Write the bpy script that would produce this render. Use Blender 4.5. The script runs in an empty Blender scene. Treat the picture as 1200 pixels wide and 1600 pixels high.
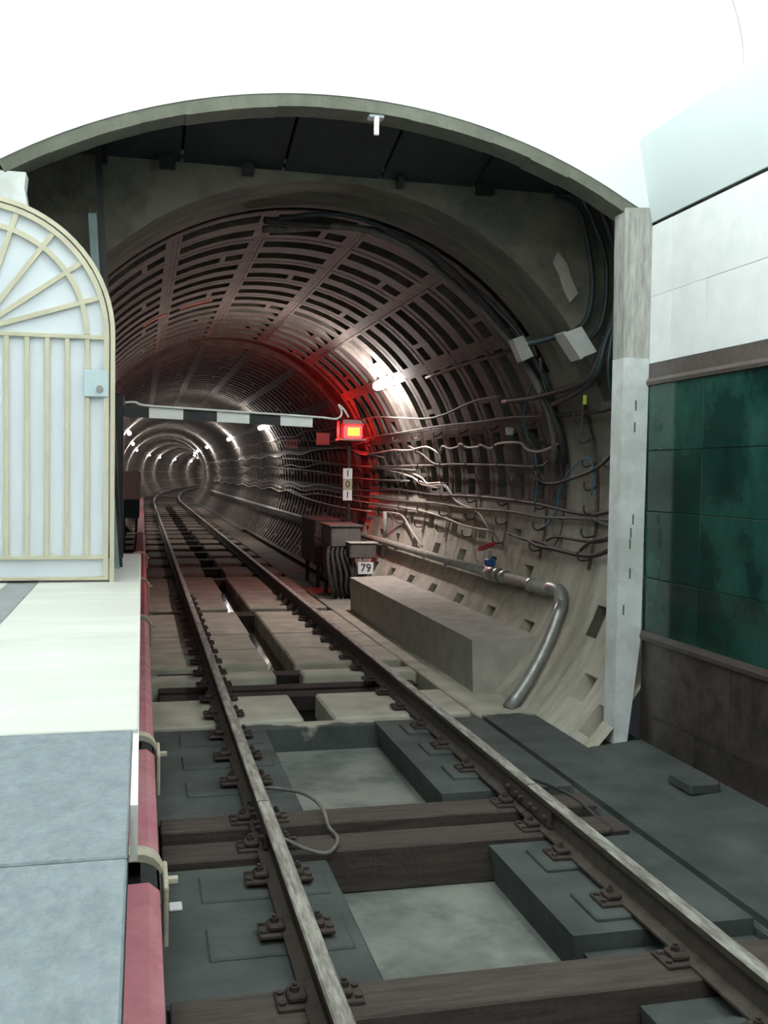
import bpy, bmesh, math, random
from mathutils import Matrix, Vector
random.seed(7)
scene = bpy.context.scene
COL = scene.collection

# ------------------------------------------------------------------ camera
cam_d = bpy.data.cameras.new('camera')
cam_d.sensor_fit = 'HORIZONTAL'; cam_d.sensor_width = 36.0
cam_d.lens = 36.0 * 1570.0 / 1200.0
cam_d.clip_end = 400
cam = bpy.data.objects.new('camera', cam_d); COL.objects.link(cam)
psi, th, rho = math.radians(13.55997), math.radians(2.16391), 0.015
fw = Vector((math.sin(psi)*math.cos(th), math.cos(psi)*math.cos(th), -math.sin(th)))
r0 = Vector((math.cos(psi), -math.sin(psi), 0)); u0 = r0.cross(fw)
rv = math.cos(rho)*r0 + math.sin(rho)*u0; uv = -math.sin(rho)*r0 + math.cos(rho)*u0
m = Matrix((rv, uv, -fw)).transposed().to_4x4(); m.translation = Vector((-1.463, 0.0, 1.821))
cam.matrix_world = m
scene.camera = cam

# ------------------------------------------------------------------ world, exposure
w = bpy.data.worlds.new('world'); scene.world = w; w.use_nodes = True
w.node_tree.nodes['Background'].inputs[0].default_value = (0.8, 0.9, 1.0, 1)
w.node_tree.nodes['Background'].inputs[1].default_value = 0.02
scene.view_settings.view_transform = 'Standard'
scene.view_settings.look = 'None'
scene.view_settings.exposure = 0.0
scene.view_settings.gamma = 1.0
scene.view_settings.use_curve_mapping = False
scene.cycles.use_denoising = True
scene.cycles.max_bounces = 8
HALL_FILL = 48.0       # emission of the added, unseen hall tubes
TUNNEL_LAMP = 330.0     # emission of the tunnel lamps

# ------------------------------------------------------------------ materials
MATS = {}
def mat(name, c1, c2=None, rough=0.75, scale=6.0, stretch=(1, 1, 1), bump=0.0, bscale=60.0, metal=0.0,
        lo=0.35, hi=0.65, spec=0.4, c3=None, s3=1.2, detail=6.0, rand=0.0, upper_tone=None):
    if name in MATS: return MATS[name]
    ma = bpy.data.materials.new(name); ma.use_nodes = True
    nt = ma.node_tree; N = nt.nodes; L = nt.links
    b = N['Principled BSDF']
    b.inputs['Roughness'].default_value = rough; b.inputs['Metallic'].default_value = metal
    b.inputs['Specular IOR Level'].default_value = spec
    geo = N.new('ShaderNodeNewGeometry')
    mp = N.new('ShaderNodeMapping'); mp.inputs['Scale'].default_value = stretch
    L.new(geo.outputs['Position'], mp.inputs['Vector'])
    if c2 is None: c2 = tuple(min(1, x*0.8) for x in c1)
    def ramp(sc, l, h, ca, cb):
        n = N.new('ShaderNodeTexNoise'); n.inputs['Scale'].default_value = sc; n.inputs['Detail'].default_value = detail
        n.inputs['Roughness'].default_value = 0.65
        L.new(mp.outputs[0], n.inputs['Vector'])
        r = N.new('ShaderNodeValToRGB')
        r.color_ramp.elements[0].position = l; r.color_ramp.elements[1].position = h
        r.color_ramp.elements[0].color = ca; r.color_ramp.elements[1].color = cb
        L.new(n.outputs['Fac'], r.inputs['Fac']); return r
    r = ramp(scale, lo, hi, (*c1, 1), (*c2, 1))
    out = r.outputs[0]
    if c3 is not None:
        r2 = ramp(s3, 0.45, 0.62, (0, 0, 0, 1), (1, 1, 1, 1))
        mx = N.new('ShaderNodeMixRGB'); L.new(r2.outputs[0], mx.inputs[0]); L.new(out, mx.inputs[1])
        mx.inputs[2].default_value = (*c3, 1); out = mx.outputs[0]
    if upper_tone is not None:  # noisy fade with height into the darker collar tone
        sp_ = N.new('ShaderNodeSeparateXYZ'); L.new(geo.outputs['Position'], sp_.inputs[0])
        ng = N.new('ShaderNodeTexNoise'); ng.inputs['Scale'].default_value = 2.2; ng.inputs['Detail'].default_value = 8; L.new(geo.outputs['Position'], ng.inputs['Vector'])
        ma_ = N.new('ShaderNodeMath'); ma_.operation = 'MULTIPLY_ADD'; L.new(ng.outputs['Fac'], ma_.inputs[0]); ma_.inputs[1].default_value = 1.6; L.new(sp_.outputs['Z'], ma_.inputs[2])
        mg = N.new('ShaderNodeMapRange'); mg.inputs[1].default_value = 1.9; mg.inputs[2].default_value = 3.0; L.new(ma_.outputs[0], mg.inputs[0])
        mx2 = N.new('ShaderNodeMixRGB'); L.new(mg.outputs[0], mx2.inputs[0]); L.new(out, mx2.inputs[1]); mx2.inputs[2].default_value = (*upper_tone, 1); out = mx2.outputs[0]
    if rand:
        oi = N.new('ShaderNodeObjectInfo')
        mr = N.new('ShaderNodeMapRange'); mr.inputs[3].default_value = 1-rand; mr.inputs[4].default_value = 1+rand
        L.new(oi.outputs['Random'], mr.inputs[0])
        vm = N.new('ShaderNodeVectorMath'); vm.operation = 'SCALE'
        L.new(out, vm.inputs[0]); L.new(mr.outputs[0], vm.inputs['Scale']); out = vm.outputs[0]
    L.new(out, b.inputs['Base Color'])
    if bump:
        n = N.new('ShaderNodeTexNoise'); n.inputs['Scale'].default_value = bscale; n.inputs['Detail'].default_value = 8
        L.new(geo.outputs['Position'], n.inputs['Vector'])
        bp = N.new('ShaderNodeBump'); bp.inputs['Strength'].default_value = bump; bp.inputs['Distance'].default_value = 0.02
        L.new(n.outputs['Fac'], bp.inputs['Height']); L.new(bp.outputs[0], b.inputs['Normal'])
    MATS[name] = ma
    return ma
def emis(name, col, s):
    ma = bpy.data.materials.new(name); ma.use_nodes = True
    b = ma.node_tree.nodes['Principled BSDF']
    b.inputs['Base Color'].default_value = (*col, 1)
    b.inputs['Emission Color'].default_value = (*col, 1); b.inputs['Emission Strength'].default_value = s
    MATS[name] = ma; return ma

mat('white_plaster', (0.86, 0.88, 0.88), (0.82, 0.85, 0.85), rough=0.6, scale=1.5)
mat('cornice_white', (0.62, 0.70, 0.71), (0.60, 0.68, 0.69), rough=0.5, scale=2)
mat('white_stone', (0.88, 0.91, 0.91), (0.80, 0.845, 0.85), rough=0.3, scale=5, bump=0.05, rand=0.04)
mat('green_marble', (0.003, 0.020, 0.017), (0.007, 0.042, 0.032), rough=0.12, scale=2.2, detail=10, stretch=(1, 1, 0.8),
    c3=(0.022, 0.085, 0.066), s3=0.9, lo=0.4, hi=0.62, spec=0.5, rand=0.18)
mat('brown_granite', (0.075, 0.058, 0.05), (0.018, 0.015, 0.014), rough=0.3, scale=9, detail=10, rand=0.12, spec=0.4)
mat('granite_band', (0.13, 0.11, 0.10), (0.085, 0.07, 0.064), rough=0.4, scale=16, rand=0.15)
mat('moulding', (0.055, 0.045, 0.042), (0.075, 0.064, 0.06), rough=0.35, scale=9)
mat('column_paint', (0.74, 0.79, 0.78), (0.64, 0.69, 0.68), rough=0.55, scale=7, c3=(0.56, 0.59, 0.57), s3=3.0)
mat('bare_concrete', (0.50, 0.51, 0.47), (0.27, 0.275, 0.25), rough=0.9, scale=12, stretch=(2, 2, 0.35), bump=0.3)
mat('rim_concrete', (0.15, 0.16, 0.125), (0.11, 0.118, 0.095), rough=0.9, scale=8, bump=0.3, rand=0.1)
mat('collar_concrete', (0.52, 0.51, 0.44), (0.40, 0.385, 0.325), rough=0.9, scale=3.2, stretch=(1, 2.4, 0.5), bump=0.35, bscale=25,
    c3=(0.33, 0.30, 0.235), s3=1.4, upper_tone=(0.15, 0.14, 0.115))
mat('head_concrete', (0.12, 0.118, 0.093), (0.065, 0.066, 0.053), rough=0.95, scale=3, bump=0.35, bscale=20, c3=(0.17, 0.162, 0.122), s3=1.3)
mat('shaded_collar', (0.13, 0.13, 0.105), (0.075, 0.075, 0.062), rough=0.95, scale=2.6, stretch=(1, 3, 0.6), bump=0.35, bscale=20, c3=(0.165, 0.155, 0.12), s3=1.1)  # upper collar darkened: shade from blocked hall light put into the colour
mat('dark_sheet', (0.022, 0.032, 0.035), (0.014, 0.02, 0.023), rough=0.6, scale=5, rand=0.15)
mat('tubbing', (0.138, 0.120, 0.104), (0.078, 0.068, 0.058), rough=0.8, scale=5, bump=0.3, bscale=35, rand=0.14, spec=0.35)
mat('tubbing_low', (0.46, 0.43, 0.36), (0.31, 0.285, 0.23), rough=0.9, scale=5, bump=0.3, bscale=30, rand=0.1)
mat('tubbing_back', (0.07, 0.06, 0.055), (0.045, 0.04, 0.036), rough=0.9)
mat('orange_primer', (0.42, 0.10, 0.06), (0.30, 0.075, 0.05), rough=0.8)
mat('bench_concrete', (0.37, 0.36, 0.315), (0.28, 0.272, 0.24), rough=0.9, scale=4, bump=0.25, bscale=30)
mat('rail_steel', (0.24, 0.235, 0.205), (0.12, 0.11, 0.095), rough=0.6, scale=9, stretch=(6, 0.8, 1), metal=0.0, spec=0.15, c3=(0.36, 0.355, 0.32), s3=5)
mat('rail_rust', (0.075, 0.062, 0.048), (0.042, 0.035, 0.029), rough=0.85, scale=14)
mat('fastener_rust', (0.058, 0.042, 0.034), (0.03, 0.025, 0.022), rough=0.8, scale=30)
mat('sleeper_wood', (0.075, 0.060, 0.050), (0.040, 0.033, 0.029), rough=0.9, scale=7, stretch=(0.4, 5, 5), bump=0.4, bscale=30, rand=0.15)
mat('dark_wood', (0.020, 0.016, 0.013), (0.010, 0.008, 0.007), rough=0.9, scale=7, stretch=(0.4, 5, 5), bump=0.3)
mat('far_bed', (0.06, 0.048, 0.04), (0.03, 0.025, 0.021), rough=0.95, scale=0.8, spec=0.1)
mat('trough_floor', (0.17, 0.185, 0.165), (0.095, 0.107, 0.098), rough=0.85, scale=3.2, bump=0.2, bscale=20, c3=(0.21, 0.222, 0.20), s3=2.0)
mat('platform_stone', (0.72, 0.745, 0.69), (0.60, 0.62, 0.565), rough=0.45, scale=2.2, stretch=(0.6, 2, 1), c3=(0.64, 0.655, 0.60), s3=1.5, rand=0.03)
mat('platform_band', (0.30, 0.31, 0.32), (0.24, 0.25, 0.26), rough=0.5, scale=9)
mat('grey_granite', (0.215, 0.262, 0.282), (0.145, 0.182, 0.20), rough=0.5, scale=26, stretch=(1, 0.55, 1), bump=0.25, bscale=60, rand=0.06)
mat('platform_side', (0.40, 0.40, 0.37), (0.25, 0.25, 0.23), rough=0.9)
mat('dark_wall', (0.05, 0.055, 0.055), (0.035, 0.04, 0.04), rough=0.9)
mat('cover_pink', (0.52, 0.19, 0.24), (0.42, 0.15, 0.19), rough=0.7, scale=5, c3=(0.55, 0.26, 0.29), s3=3)
mat('cover_red', (0.32, 0.055, 0.065), (0.22, 0.04, 0.05), rough=0.7, scale=5)
mat('cream_bracket', (0.60, 0.56, 0.44), (0.46, 0.43, 0.34), rough=0.7, scale=20)
mat('cream_paint', (0.60, 0.575, 0.43), (0.54, 0.515, 0.385), rough=0.45, scale=8)
mat('gate_panel', (0.74, 0.80, 0.86), (0.69, 0.76, 0.82), rough=0.5, scale=1.6)
mat('lock_plate', (0.54, 0.66, 0.70), (0.51, 0.63, 0.67), rough=0.4, scale=4)
mat('chrome', (0.6, 0.6, 0.6), (0.5, 0.5, 0.5), rough=0.2, metal=1.0)
mat('black_paint', (0.018, 0.022, 0.022), (0.012, 0.014, 0.014), rough=0.5)
mat('white_paint', (0.88, 0.90, 0.86), (0.82, 0.84, 0.80), rough=0.5)
mat('pole_grey', (0.20, 0.27, 0.28), (0.15, 0.205, 0.215), rough=0.5)
mat('galvanised', (0.36, 0.37, 0.355), (0.23, 0.235, 0.225), rough=0.4, metal=0.5, scale=10)
mat('pipe_paint', (0.33, 0.325, 0.29), (0.22, 0.215, 0.19), rough=0.7, scale=10)
mat('valve_blue', (0.02, 0.10, 0.30), (0.015, 0.07, 0.22), rough=0.45)
mat('lever_red', (0.55, 0.02, 0.035), (0.42, 0.015, 0.03), rough=0.4)
mat('cable_black', (0.045, 0.045, 0.043), (0.028, 0.028, 0.027), rough=0.6)
mat('cable_grey', (0.17, 0.16, 0.145), (0.10, 0.095, 0.085), rough=0.7, scale=12)
mat('cable_pale', (0.44, 0.41, 0.36), (0.33, 0.30, 0.26), rough=0.6, scale=12)
mat('cable_blue', (0.03, 0.17, 0.27), (0.025, 0.13, 0.21), rough=0.5)
mat('cable_teal', (0.03, 0.05, 0.054), (0.018, 0.032, 0.035), rough=0.5)
mat('box_grey', (0.50, 0.51, 0.49), (0.42, 0.43, 0.41), rough=0.5)
mat('iron_dark', (0.05, 0.045, 0.042), (0.028, 0.026, 0.025), rough=0.7, scale=15)
mat('iron_grey', (0.14, 0.125, 0.115), (0.09, 0.08, 0.075), rough=0.7, scale=15)
mat('cabinet_grey', (0.55, 0.54, 0.50), (0.47, 0.46, 0.42), rough=0.6)
mat('teal_paint', (0.01, 0.075, 0.085), (0.008, 0.05, 0.06), rough=0.6)
mat('sign_white', (0.80, 0.82, 0.84), (0.72, 0.74, 0.76), rough=0.5)
mat('sign_yellow', (0.46, 0.40, 0.28), (0.40, 0.35, 0.24), rough=0.5)
mat('sign_pink', (0.52, 0.30, 0.31), (0.46, 0.26, 0.27), rough=0.5)
mat('ink_black', (0.015, 0.015, 0.015), (0.012, 0.012, 0.012), rough=0.6)
mat('tag_yellow', (0.42, 0.44, 0.05), (0.36, 0.38, 0.05), rough=0.6)
mat('rust_foot', (0.30, 0.13, 0.09), (0.22, 0.10, 0.07), rough=0.9)
emis('lamp_tube', (1.0, 0.93, 0.90), TUNNEL_LAMP)
emis('hall_fill_tube', (0.95, 1.0, 0.97), HALL_FILL)
emis('red_lens', (1.0, 0.006, 0.006), 30.0)
emis('red_filament', (1.0, 0.36, 0.04), 2.6)
wm = mat('water', (0.012, 0.012, 0.011), (0.01, 0.01, 0.009), rough=0.04, spec=0.6)

def floor_material():
    ma = bpy.data.materials.new('track_concrete'); ma.use_nodes = True
    nt = ma.node_tree; N = nt.nodes; L = nt.links; b = N['Principled BSDF']
    b.inputs['Roughness'].default_value = 0.85; b.inputs['Specular IOR Level'].default_value = 0.15
    geo = N.new('ShaderNodeNewGeometry'); sep = N.new('ShaderNodeSeparateXYZ'); L.new(geo.outputs['Position'], sep.inputs[0])
    def noise(sc, det=6):
        n = N.new('ShaderNodeTexNoise'); n.inputs['Scale'].default_value = sc; n.inputs['Detail'].default_value = det
        L.new(geo.outputs['Position'], n.inputs['Vector']); return n
    def ramp(src, p0, p1, a, c):
        r = N.new('ShaderNodeValToRGB'); r.color_ramp.elements[0].position = p0; r.color_ramp.elements[1].position = p1
        r.color_ramp.elements[0].color = (*a, 1); r.color_ramp.elements[1].color = (*c, 1); L.new(src, r.inputs[0]); return r
    def math_(op, a, c):
        n = N.new('ShaderNodeMath'); n.operation = op
        for i, v in enumerate((a, c)):
            if hasattr(v, 'links'): L.new(v, n.inputs[i])
            else: n.inputs[i].default_value = v
        return n.outputs[0]
    n1 = noise(3.5)
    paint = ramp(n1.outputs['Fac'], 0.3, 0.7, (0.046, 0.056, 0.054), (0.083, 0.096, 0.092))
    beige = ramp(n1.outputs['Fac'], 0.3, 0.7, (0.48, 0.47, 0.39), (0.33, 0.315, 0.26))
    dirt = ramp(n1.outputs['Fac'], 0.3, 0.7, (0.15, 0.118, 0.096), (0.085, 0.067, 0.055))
    n2 = noise(2.6, 5)
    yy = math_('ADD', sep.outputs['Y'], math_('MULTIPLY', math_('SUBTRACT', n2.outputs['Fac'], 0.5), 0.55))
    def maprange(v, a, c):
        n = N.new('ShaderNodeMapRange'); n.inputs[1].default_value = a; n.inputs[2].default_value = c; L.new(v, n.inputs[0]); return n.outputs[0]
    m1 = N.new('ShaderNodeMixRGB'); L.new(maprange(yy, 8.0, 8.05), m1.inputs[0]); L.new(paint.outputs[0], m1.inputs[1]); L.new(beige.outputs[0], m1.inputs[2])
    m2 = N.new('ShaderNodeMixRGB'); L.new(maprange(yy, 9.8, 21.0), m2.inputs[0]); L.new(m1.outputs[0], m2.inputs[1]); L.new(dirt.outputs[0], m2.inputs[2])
    L.new(m2.outputs[0], b.inputs['Base Color'])
    bp = N.new('ShaderNodeBump'); bp.inputs['Strength'].default_value = 0.3; bp.inputs['Distance'].default_value = 0.02
    L.new(noise(22, 8).outputs['Fac'], bp.inputs['Height']); L.new(bp.outputs[0], b.inputs['Normal'])
    MATS['track_concrete'] = ma
floor_material()

# ------------------------------------------------------------------ mesh helpers
class MB:
    def __init__(self): self.v = []; self.f = []; self.mi = []
    def _add(self, vs, fs, mi=0):
        o = len(self.v); self.v += [tuple(x) for x in vs]
        for f in fs: self.f.append([o+i for i in f]); self.mi.append(mi)
        return self
    def box(self, x0, x1, y0, y1, z0, z1, mi=0, bev=0.0):
        if bev <= 0:
            vs = [(x, y, z) for z in (z0, z1) for y in (y0, y1) for x in (x0, x1)]
            return self._add(vs, [(0, 2, 3, 1), (4, 5, 7, 6), (0, 1, 5, 4), (1, 3, 7, 5), (3, 2, 6, 7), (2, 0, 4, 6)], mi)
        bm = bmesh.new(); bmesh.ops.create_cube(bm, size=1)
        for q in bm.verts:
            q.co = Vector(((x0+x1)/2+q.co.x*(x1-x0), (y0+y1)/2+q.co.y*(y1-y0), (z0+z1)/2+q.co.z*(z1-z0)))
        bmesh.ops.bevel(bm, geom=bm.edges[:], offset=bev, segments=1, affect='EDGES')
        bm.verts.index_update()
        self._add([q.co[:] for q in bm.verts], [[q.index for q in f.verts] for f in bm.faces], mi); bm.free(); return self
    def prism(self, prof, y0, y1, mi=0, axis='Y'):
        n = len(prof)
        def P(p, t): return (p[0], t, p[1]) if axis == 'Y' else ((t, p[0], p[1]) if axis == 'X' else (p[0], p[1], t))
        vs = [P(p, y0) for p in prof] + [P(p, y1) for p in prof]
        fs = [(i, (i+1) % n, n+(i+1) % n, n+i) for i in range(n)] + [list(range(n))[::-1], list(range(n, 2*n))]
        return self._add(vs, fs, mi)
    def tube(self, pts, r, n=8, mi=0, cap=True):
        pts = [Vector(p) for p in pts]
        rs = r if isinstance(r, (list, tuple)) else [r]*len(pts)
        T = []
        for i in range(len(pts)):
            a = pts[max(i-1, 0)]; b = pts[min(i+1, len(pts)-1)]
            T.append((b-a).normalized())
        up = Vector((0, 0, 1)) if abs(T[0].z) < 0.9 else Vector((1, 0, 0))
        nrm = (up - T[0]*up.dot(T[0])).normalized()
        vs = []; fs = []
        for i, p in enumerate(pts):
            nrm = (nrm - T[i]*nrm.dot(T[i])).normalized(); bi = T[i].cross(nrm)
            for k in range(n):
                a = 2*math.pi*k/n
                vs.append(p + (nrm*math.cos(a)+bi*math.sin(a))*rs[i])
        for i in range(len(pts)-1):
            for k in range(n):
                fs.append((i*n+k, i*n+(k+1) % n, (i+1)*n+(k+1) % n, (i+1)*n+k))
        if cap: fs += [list(range(n))[::-1], [(len(pts)-1)*n+k for k in range(n)]]
        return self._add(vs, fs, mi)
    def strip(self, pairs, mi=0):
        vs = [q for p in pairs for q in p]
        return self._add(vs, [(2*i, 2*i+1, 2*i+3, 2*i+2) for i in range(len(pairs)-1)], mi)
    def mesh(self, name, mats, smooth=False):
        me = bpy.data.meshes.new(name); me.from_pydata(self.v, [], self.f)
        mats = mats if isinstance(mats, (list, tuple)) else [mats]
        for q in mats: me.materials.append(MATS[q])
        for p, i in zip(me.polygons, self.mi): p.material_index = i; p.use_smooth = smooth
        bm = bmesh.new(); bm.from_mesh(me); bmesh.ops.recalc_face_normals(bm, faces=bm.faces[:]); bm.to_mesh(me); bm.free()
        me.update(); return me
    def build(self, name, mats, parent=None, smooth=False, loc=None):
        o = bpy.data.objects.new(name, self.mesh(name, mats, smooth)); COL.objects.link(o)
        if parent is not None: o.parent = parent
        if loc is not None: o.location = loc
        return o
def tag(o, label=None, cat=None, group=None, kind=None):
    if label: o['label'] = label
    if cat: o['category'] = cat
    if group: o['group'] = group
    if kind: o['kind'] = kind
    return o
def thing(name, label, cat, loc=(0, 0, 0), group=None, kind=None):
    o = bpy.data.objects.new(name, None); COL.objects.link(o); o.empty_display_size = 0.1; o.location = loc
    return tag(o, label, cat, group, kind)
def adopt(child, root):     # children are modelled in world coordinates; keep them there under a moved root
    child.parent = root; child.matrix_parent_inverse = Matrix.Translation(-Vector(root.location)); return child
def inst(name, me, parent, loc=(0, 0, 0), rot=(0, 0, 0)):
    o = bpy.data.objects.new(name, me); COL.objects.link(o); o.parent = parent; o.location = loc; o.rotation_euler = rot
    return o
def smooth_pts(pts, k=5):
    P = [Vector(p) for p in pts]; out = []
    for i in range(len(P)-1):
        a = P[max(i-1, 0)]; b = P[i]; c = P[i+1]; d = P[min(i+2, len(P)-1)]
        for j in range(k):
            t = j/k
            out.append(0.5*((2*b)+(c-a)*t+(2*a-5*b+4*c-d)*t*t+(3*b-a-3*c+d)*t**3))
    out.append(P[-1]); return out
def text_mesh(txt, size, matname, depth=0.004):
    cu = bpy.data.curves.new('lettering', 'FONT'); cu.body = txt; cu.size = size; cu.extrude = depth
    cu.align_x = 'CENTER'; cu.align_y = 'CENTER'; cu.resolution_u = 3
    tmp = bpy.data.objects.new('lettering_tmp', cu); COL.objects.link(tmp)
    dg = bpy.context.evaluated_depsgraph_get(); dg.update()
    me = bpy.data.meshes.new_from_object(tmp.evaluated_get(dg))
    bpy.data.objects.remove(tmp); bpy.data.curves.remove(cu)
    me.materials.clear(); me.materials.append(MATS[matname]); return me

# tunnel geometry: straight, then a gentle bend to the right
ZC, RT = 1.6, 2.55
def tx(y): return 0.0 if y < 57 else (y-57)**2/900.0
def onwall(ang, y, r=RT):
    a = math.radians(ang); return (r*math.cos(a)+tx(y), y, ZC+r*math.sin(a))
PY = 6.8                # plane of the station's end wall
WX = 2.17               # trackside wall face
AX, AR, AT = -0.12, 4.35, 4.38    # portal arch: centre x, radius, crown
def arch_z(x, r=AR): return AT-AR+math.sqrt(max(r*r-(x-AX)**2, 0))
VX, VW, VH, VZ = -1.9, 3.96, 1.95, 4.29
def vault_z(x): return VZ+VH*math.sqrt(max(1-((x-VX)/VW)**2, 0))

# ================================================================== STATION SHELL
# --- vault
ceil = thing('ceiling', 'bright white vaulted ceiling over the platform and track', 'ceiling', kind='structure')
ys = [-12, -8.9, -5.7, -2.5, 0.7, 2.3, 3.9, 5.5, PY+0.06]
for y0, y1 in zip(ys[:-1], ys[1:]):
    mb = MB(); n = 40
    inner = [(VX+VW*math.cos(math.pi*i/n), VZ+VH*math.sin(math.pi*i/n)) for i in range(n+1)]
    outer = [(VX+(VW+0.12)*math.cos(math.pi*i/n), VZ+(VH+0.12)*math.sin(math.pi*i/n)) for i in range(n+1)]
    mb.prism(inner+outer[::-1], y0+0.006, y1-0.006)
    # prism end caps of a concave outline: replace by strips
    mb.f = mb.f[:-2]; mb.mi = mb.mi[:-2]
    for yy in (y0+0.006, y1-0.006): mb.strip([((a[0], yy, a[1]), (b[0], yy, b[1])) for a, b in zip(inner, outer)])
    mb.build('ceiling_panel', 'white_plaster', ceil)
mb = MB(); mb.strip([((VX+(VW+0.13)*math.cos(math.pi*i/24), -12, VZ+(VH+0.13)*math.sin(math.pi*i/24)),
                      (VX+(VW+0.13)*math.cos(math.pi*i/24), PY+0.3, VZ+(VH+0.13)*math.sin(math.pi*i/24))) for i in range(25)])
mb.build('ceiling_backing', 'dark_wall', ceil)

# --- right trackside wall with stone panels
wr = thing('wall_right', 'trackside wall of white stone, green marble and brown granite panels', 'wall', kind='structure')
MB().box(WX+0.02, WX+0.3, -12, PY+0.02, -0.4, 4.4).build('wall_core', 'dark_wall', wr)
joints = [2.43, 3.63, 4.83, 6.03, PY]
rowsdef = [(-0.17, 0.075, 'brown_granite', 'granite_panel', 0.0), (0.08, 0.62, 'brown_granite', 'granite_panel', 0.4),
           (0.69, 1.085, 'green_marble', 'marble_panel', 0), (1.09, 1.575, 'green_marble', 'marble_panel', 0),
           (1.58, 2.02, 'green_marble', 'marble_panel', 0), (2.025, 2.50, 'green_marble', 'marble_panel', 0),
           (2.555, 2.66, 'granite_band', 'granite_panel', 0.3), (2.662, 3.151, 'white_stone', 'stone_panel', 0), (3.1525, 3.67, 'white_stone', 'stone_panel', 0)]
for z0, z1, mt, nm, sh in rowsdef:
    jj = [j-sh for j in joints[:-1]]+[PY]
    if nm == 'stone_panel': jj = [2.43, 3.63, 4.83, 6.03, 6.5, PY]
    for y0, y1 in zip(jj[:-1], jj[1:]):
        dx = random.uniform(-0.002, 0.002)
        MB().box(WX+dx, WX+0.03, y0+(0.001 if nm == 'stone_panel' else 0.003), y1-(0.001 if nm == 'stone_panel' else 0.003), z0, z1, bev=0.002).build(nm, mt, wr)
    MB().box(WX, WX+0.03, -12, jj[0]-0.003, z0, z1).build(nm, mt, wr)
MB().prism([(WX+0.03, 0.62), (WX-0.025, 0.625), (WX-0.03, 0.655), (WX-0.01, 0.69), (WX+0.03, 0.69)], -12, PY).build('moulding', 'moulding', wr)
MB().prism([(WX+0.03, 2.50), (WX-0.02, 2.502), (WX-0.028, 2.525), (WX-0.012, 2.553), (WX+0.03, 2.553)], -12, PY).build('moulding', 'granite_band', wr)
# cornice
tr = MB().prism([(WX-0.005, 3.695), (2.055, 4.29), (2.12, 4.36), (2.4, 4.36), (2.4, 3.695)], -12, PY).build('trim_1', 'cornice_white')
tag(tr, 'pale slanted cornice panel along the top of the right wall', 'cornice', kind='structure')
tr = MB().box(WX+0.012, WX+0.3, -12, PY, 3.672, 3.694).build('trim_2', 'ink_black')
tag(tr, 'dark shadow-gap strip under the right wall cornice', 'trim', kind='structure')

# --- left wall of the hall, and a back wall added to contain its light (both unseen)
o = MB().box(-6.1, -5.8, -12, PY, 1.0, 4.4).build('wall_left', 'white_stone'); tag(o, 'pale stone wall on the far side of the platform', 'wall', kind='structure')
o = MB().box(-6.1, 2.6, -12.3, -12, -0.5, 6.6).build('wall_back', 'white_plaster'); tag(o, 'added plain pale wall closing the unseen back of the hall', 'wall', kind='structure')

# --- end wall with the arched opening
we = thing('wall_end', 'white end wall of the station around the arched tunnel opening', 'wall', kind='structure')
mb = MB(); xs = [-2.36+i*(2.2+2.36)/44 for i in range(45)]
for yy in (PY, PY+0.14):
    mb.strip([((x, yy, arch_z(min(x, 2.08))), (x, yy, vault_z(min(x, 2.04))+0.12)) for x in xs])
mb.strip([((x, PY, arch_z(min(x, 2.08))), (x, PY+0.14, arch_z(min(x, 2.08)))) for x in xs])
xs2 = [-5.86+i*(5.86-2.36)/20 for i in range(21)]
for yy in (PY, PY+0.14): mb.strip([((x, yy, 1.0), (x, yy, vault_z(x)+0.1)) for x in xs2])
mb.strip([((-2.36, PY, 1.0), (-2.36, PY+0.14, 1.0)), ((-2.36, PY, arch_z(-2.36)), (-2.36, PY+0.14, arch_z(-2.36)))])
mb.build('wall_face', 'white_plaster', we)
a0 = math.asin((2.09-AX)/AR); a1 = math.asin((-2.36-AX)/AR); nb = 15
for i in range(nb):
    b0 = a1+(a0-a1)*i/nb; b1 = a1+(a0-a1)*(i+1)/nb; g = 0.0001; t = 0.085+random.uniform(-0.006, 0.006)
    mb = MB(); cz = AT-AR
    def q(b, r): return (AX+r*math.sin(b), cz+r*math.cos(b))
    prof = [q(b0+g, AR-0.002), q((b0+b1)/2, AR-0.002), q(b1-g, AR-0.002), q(b1-g, AR-t), q((b0+b1)/2, AR-t), q(b0+g, AR-t)]
    mb.prism(prof, PY+0.008, PY+0.22).build('rim_block', 'rim_concrete', we)
# right-hand column
mb = MB().prism([(1.955, -0.16), (2.06, -0.16), (2.15, 0.62), (2.166, 2.70), (1.96, 2.70)], PY-0.02, PY+0.16); mb.build('column_lower', 'column_paint', we)
MB().prism([(1.962, 2.702), (2.166, 2.702), (2.168, arch_z(2.08)+0.02), (1.95, arch_z(1.95)-0.07)], PY-0.012, PY+0.16).build('column_upper', 'bare_concrete', we)
MB().box(1.95, 2.07, PY-0.022, PY+0.16, -0.2, -0.158).build('column_foot', 'rust_foot', we)
for x_, z_ in ((2.06, 2.36), (2.055, 2.2), (2.06, 1.52), (2.045, 1.42), (2.04, 1.34), (2.045, 1.12), (2.0, 0.85)):
    MB().box(x_, x_+.012, PY-.0215, PY-.018, z_-.045, z_+.03).build('scuff', 'rim_concrete', we)
o = MB().prism([(-2.37, 1.05), (-2.19, 1.05), (-2.175, 3.45), (-2.2, 3.6), (-2.19, 3.70), (-2.37, 3.70)], PY+0.01, PY+0.16).build('column_left', 'column_paint', we)

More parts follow.
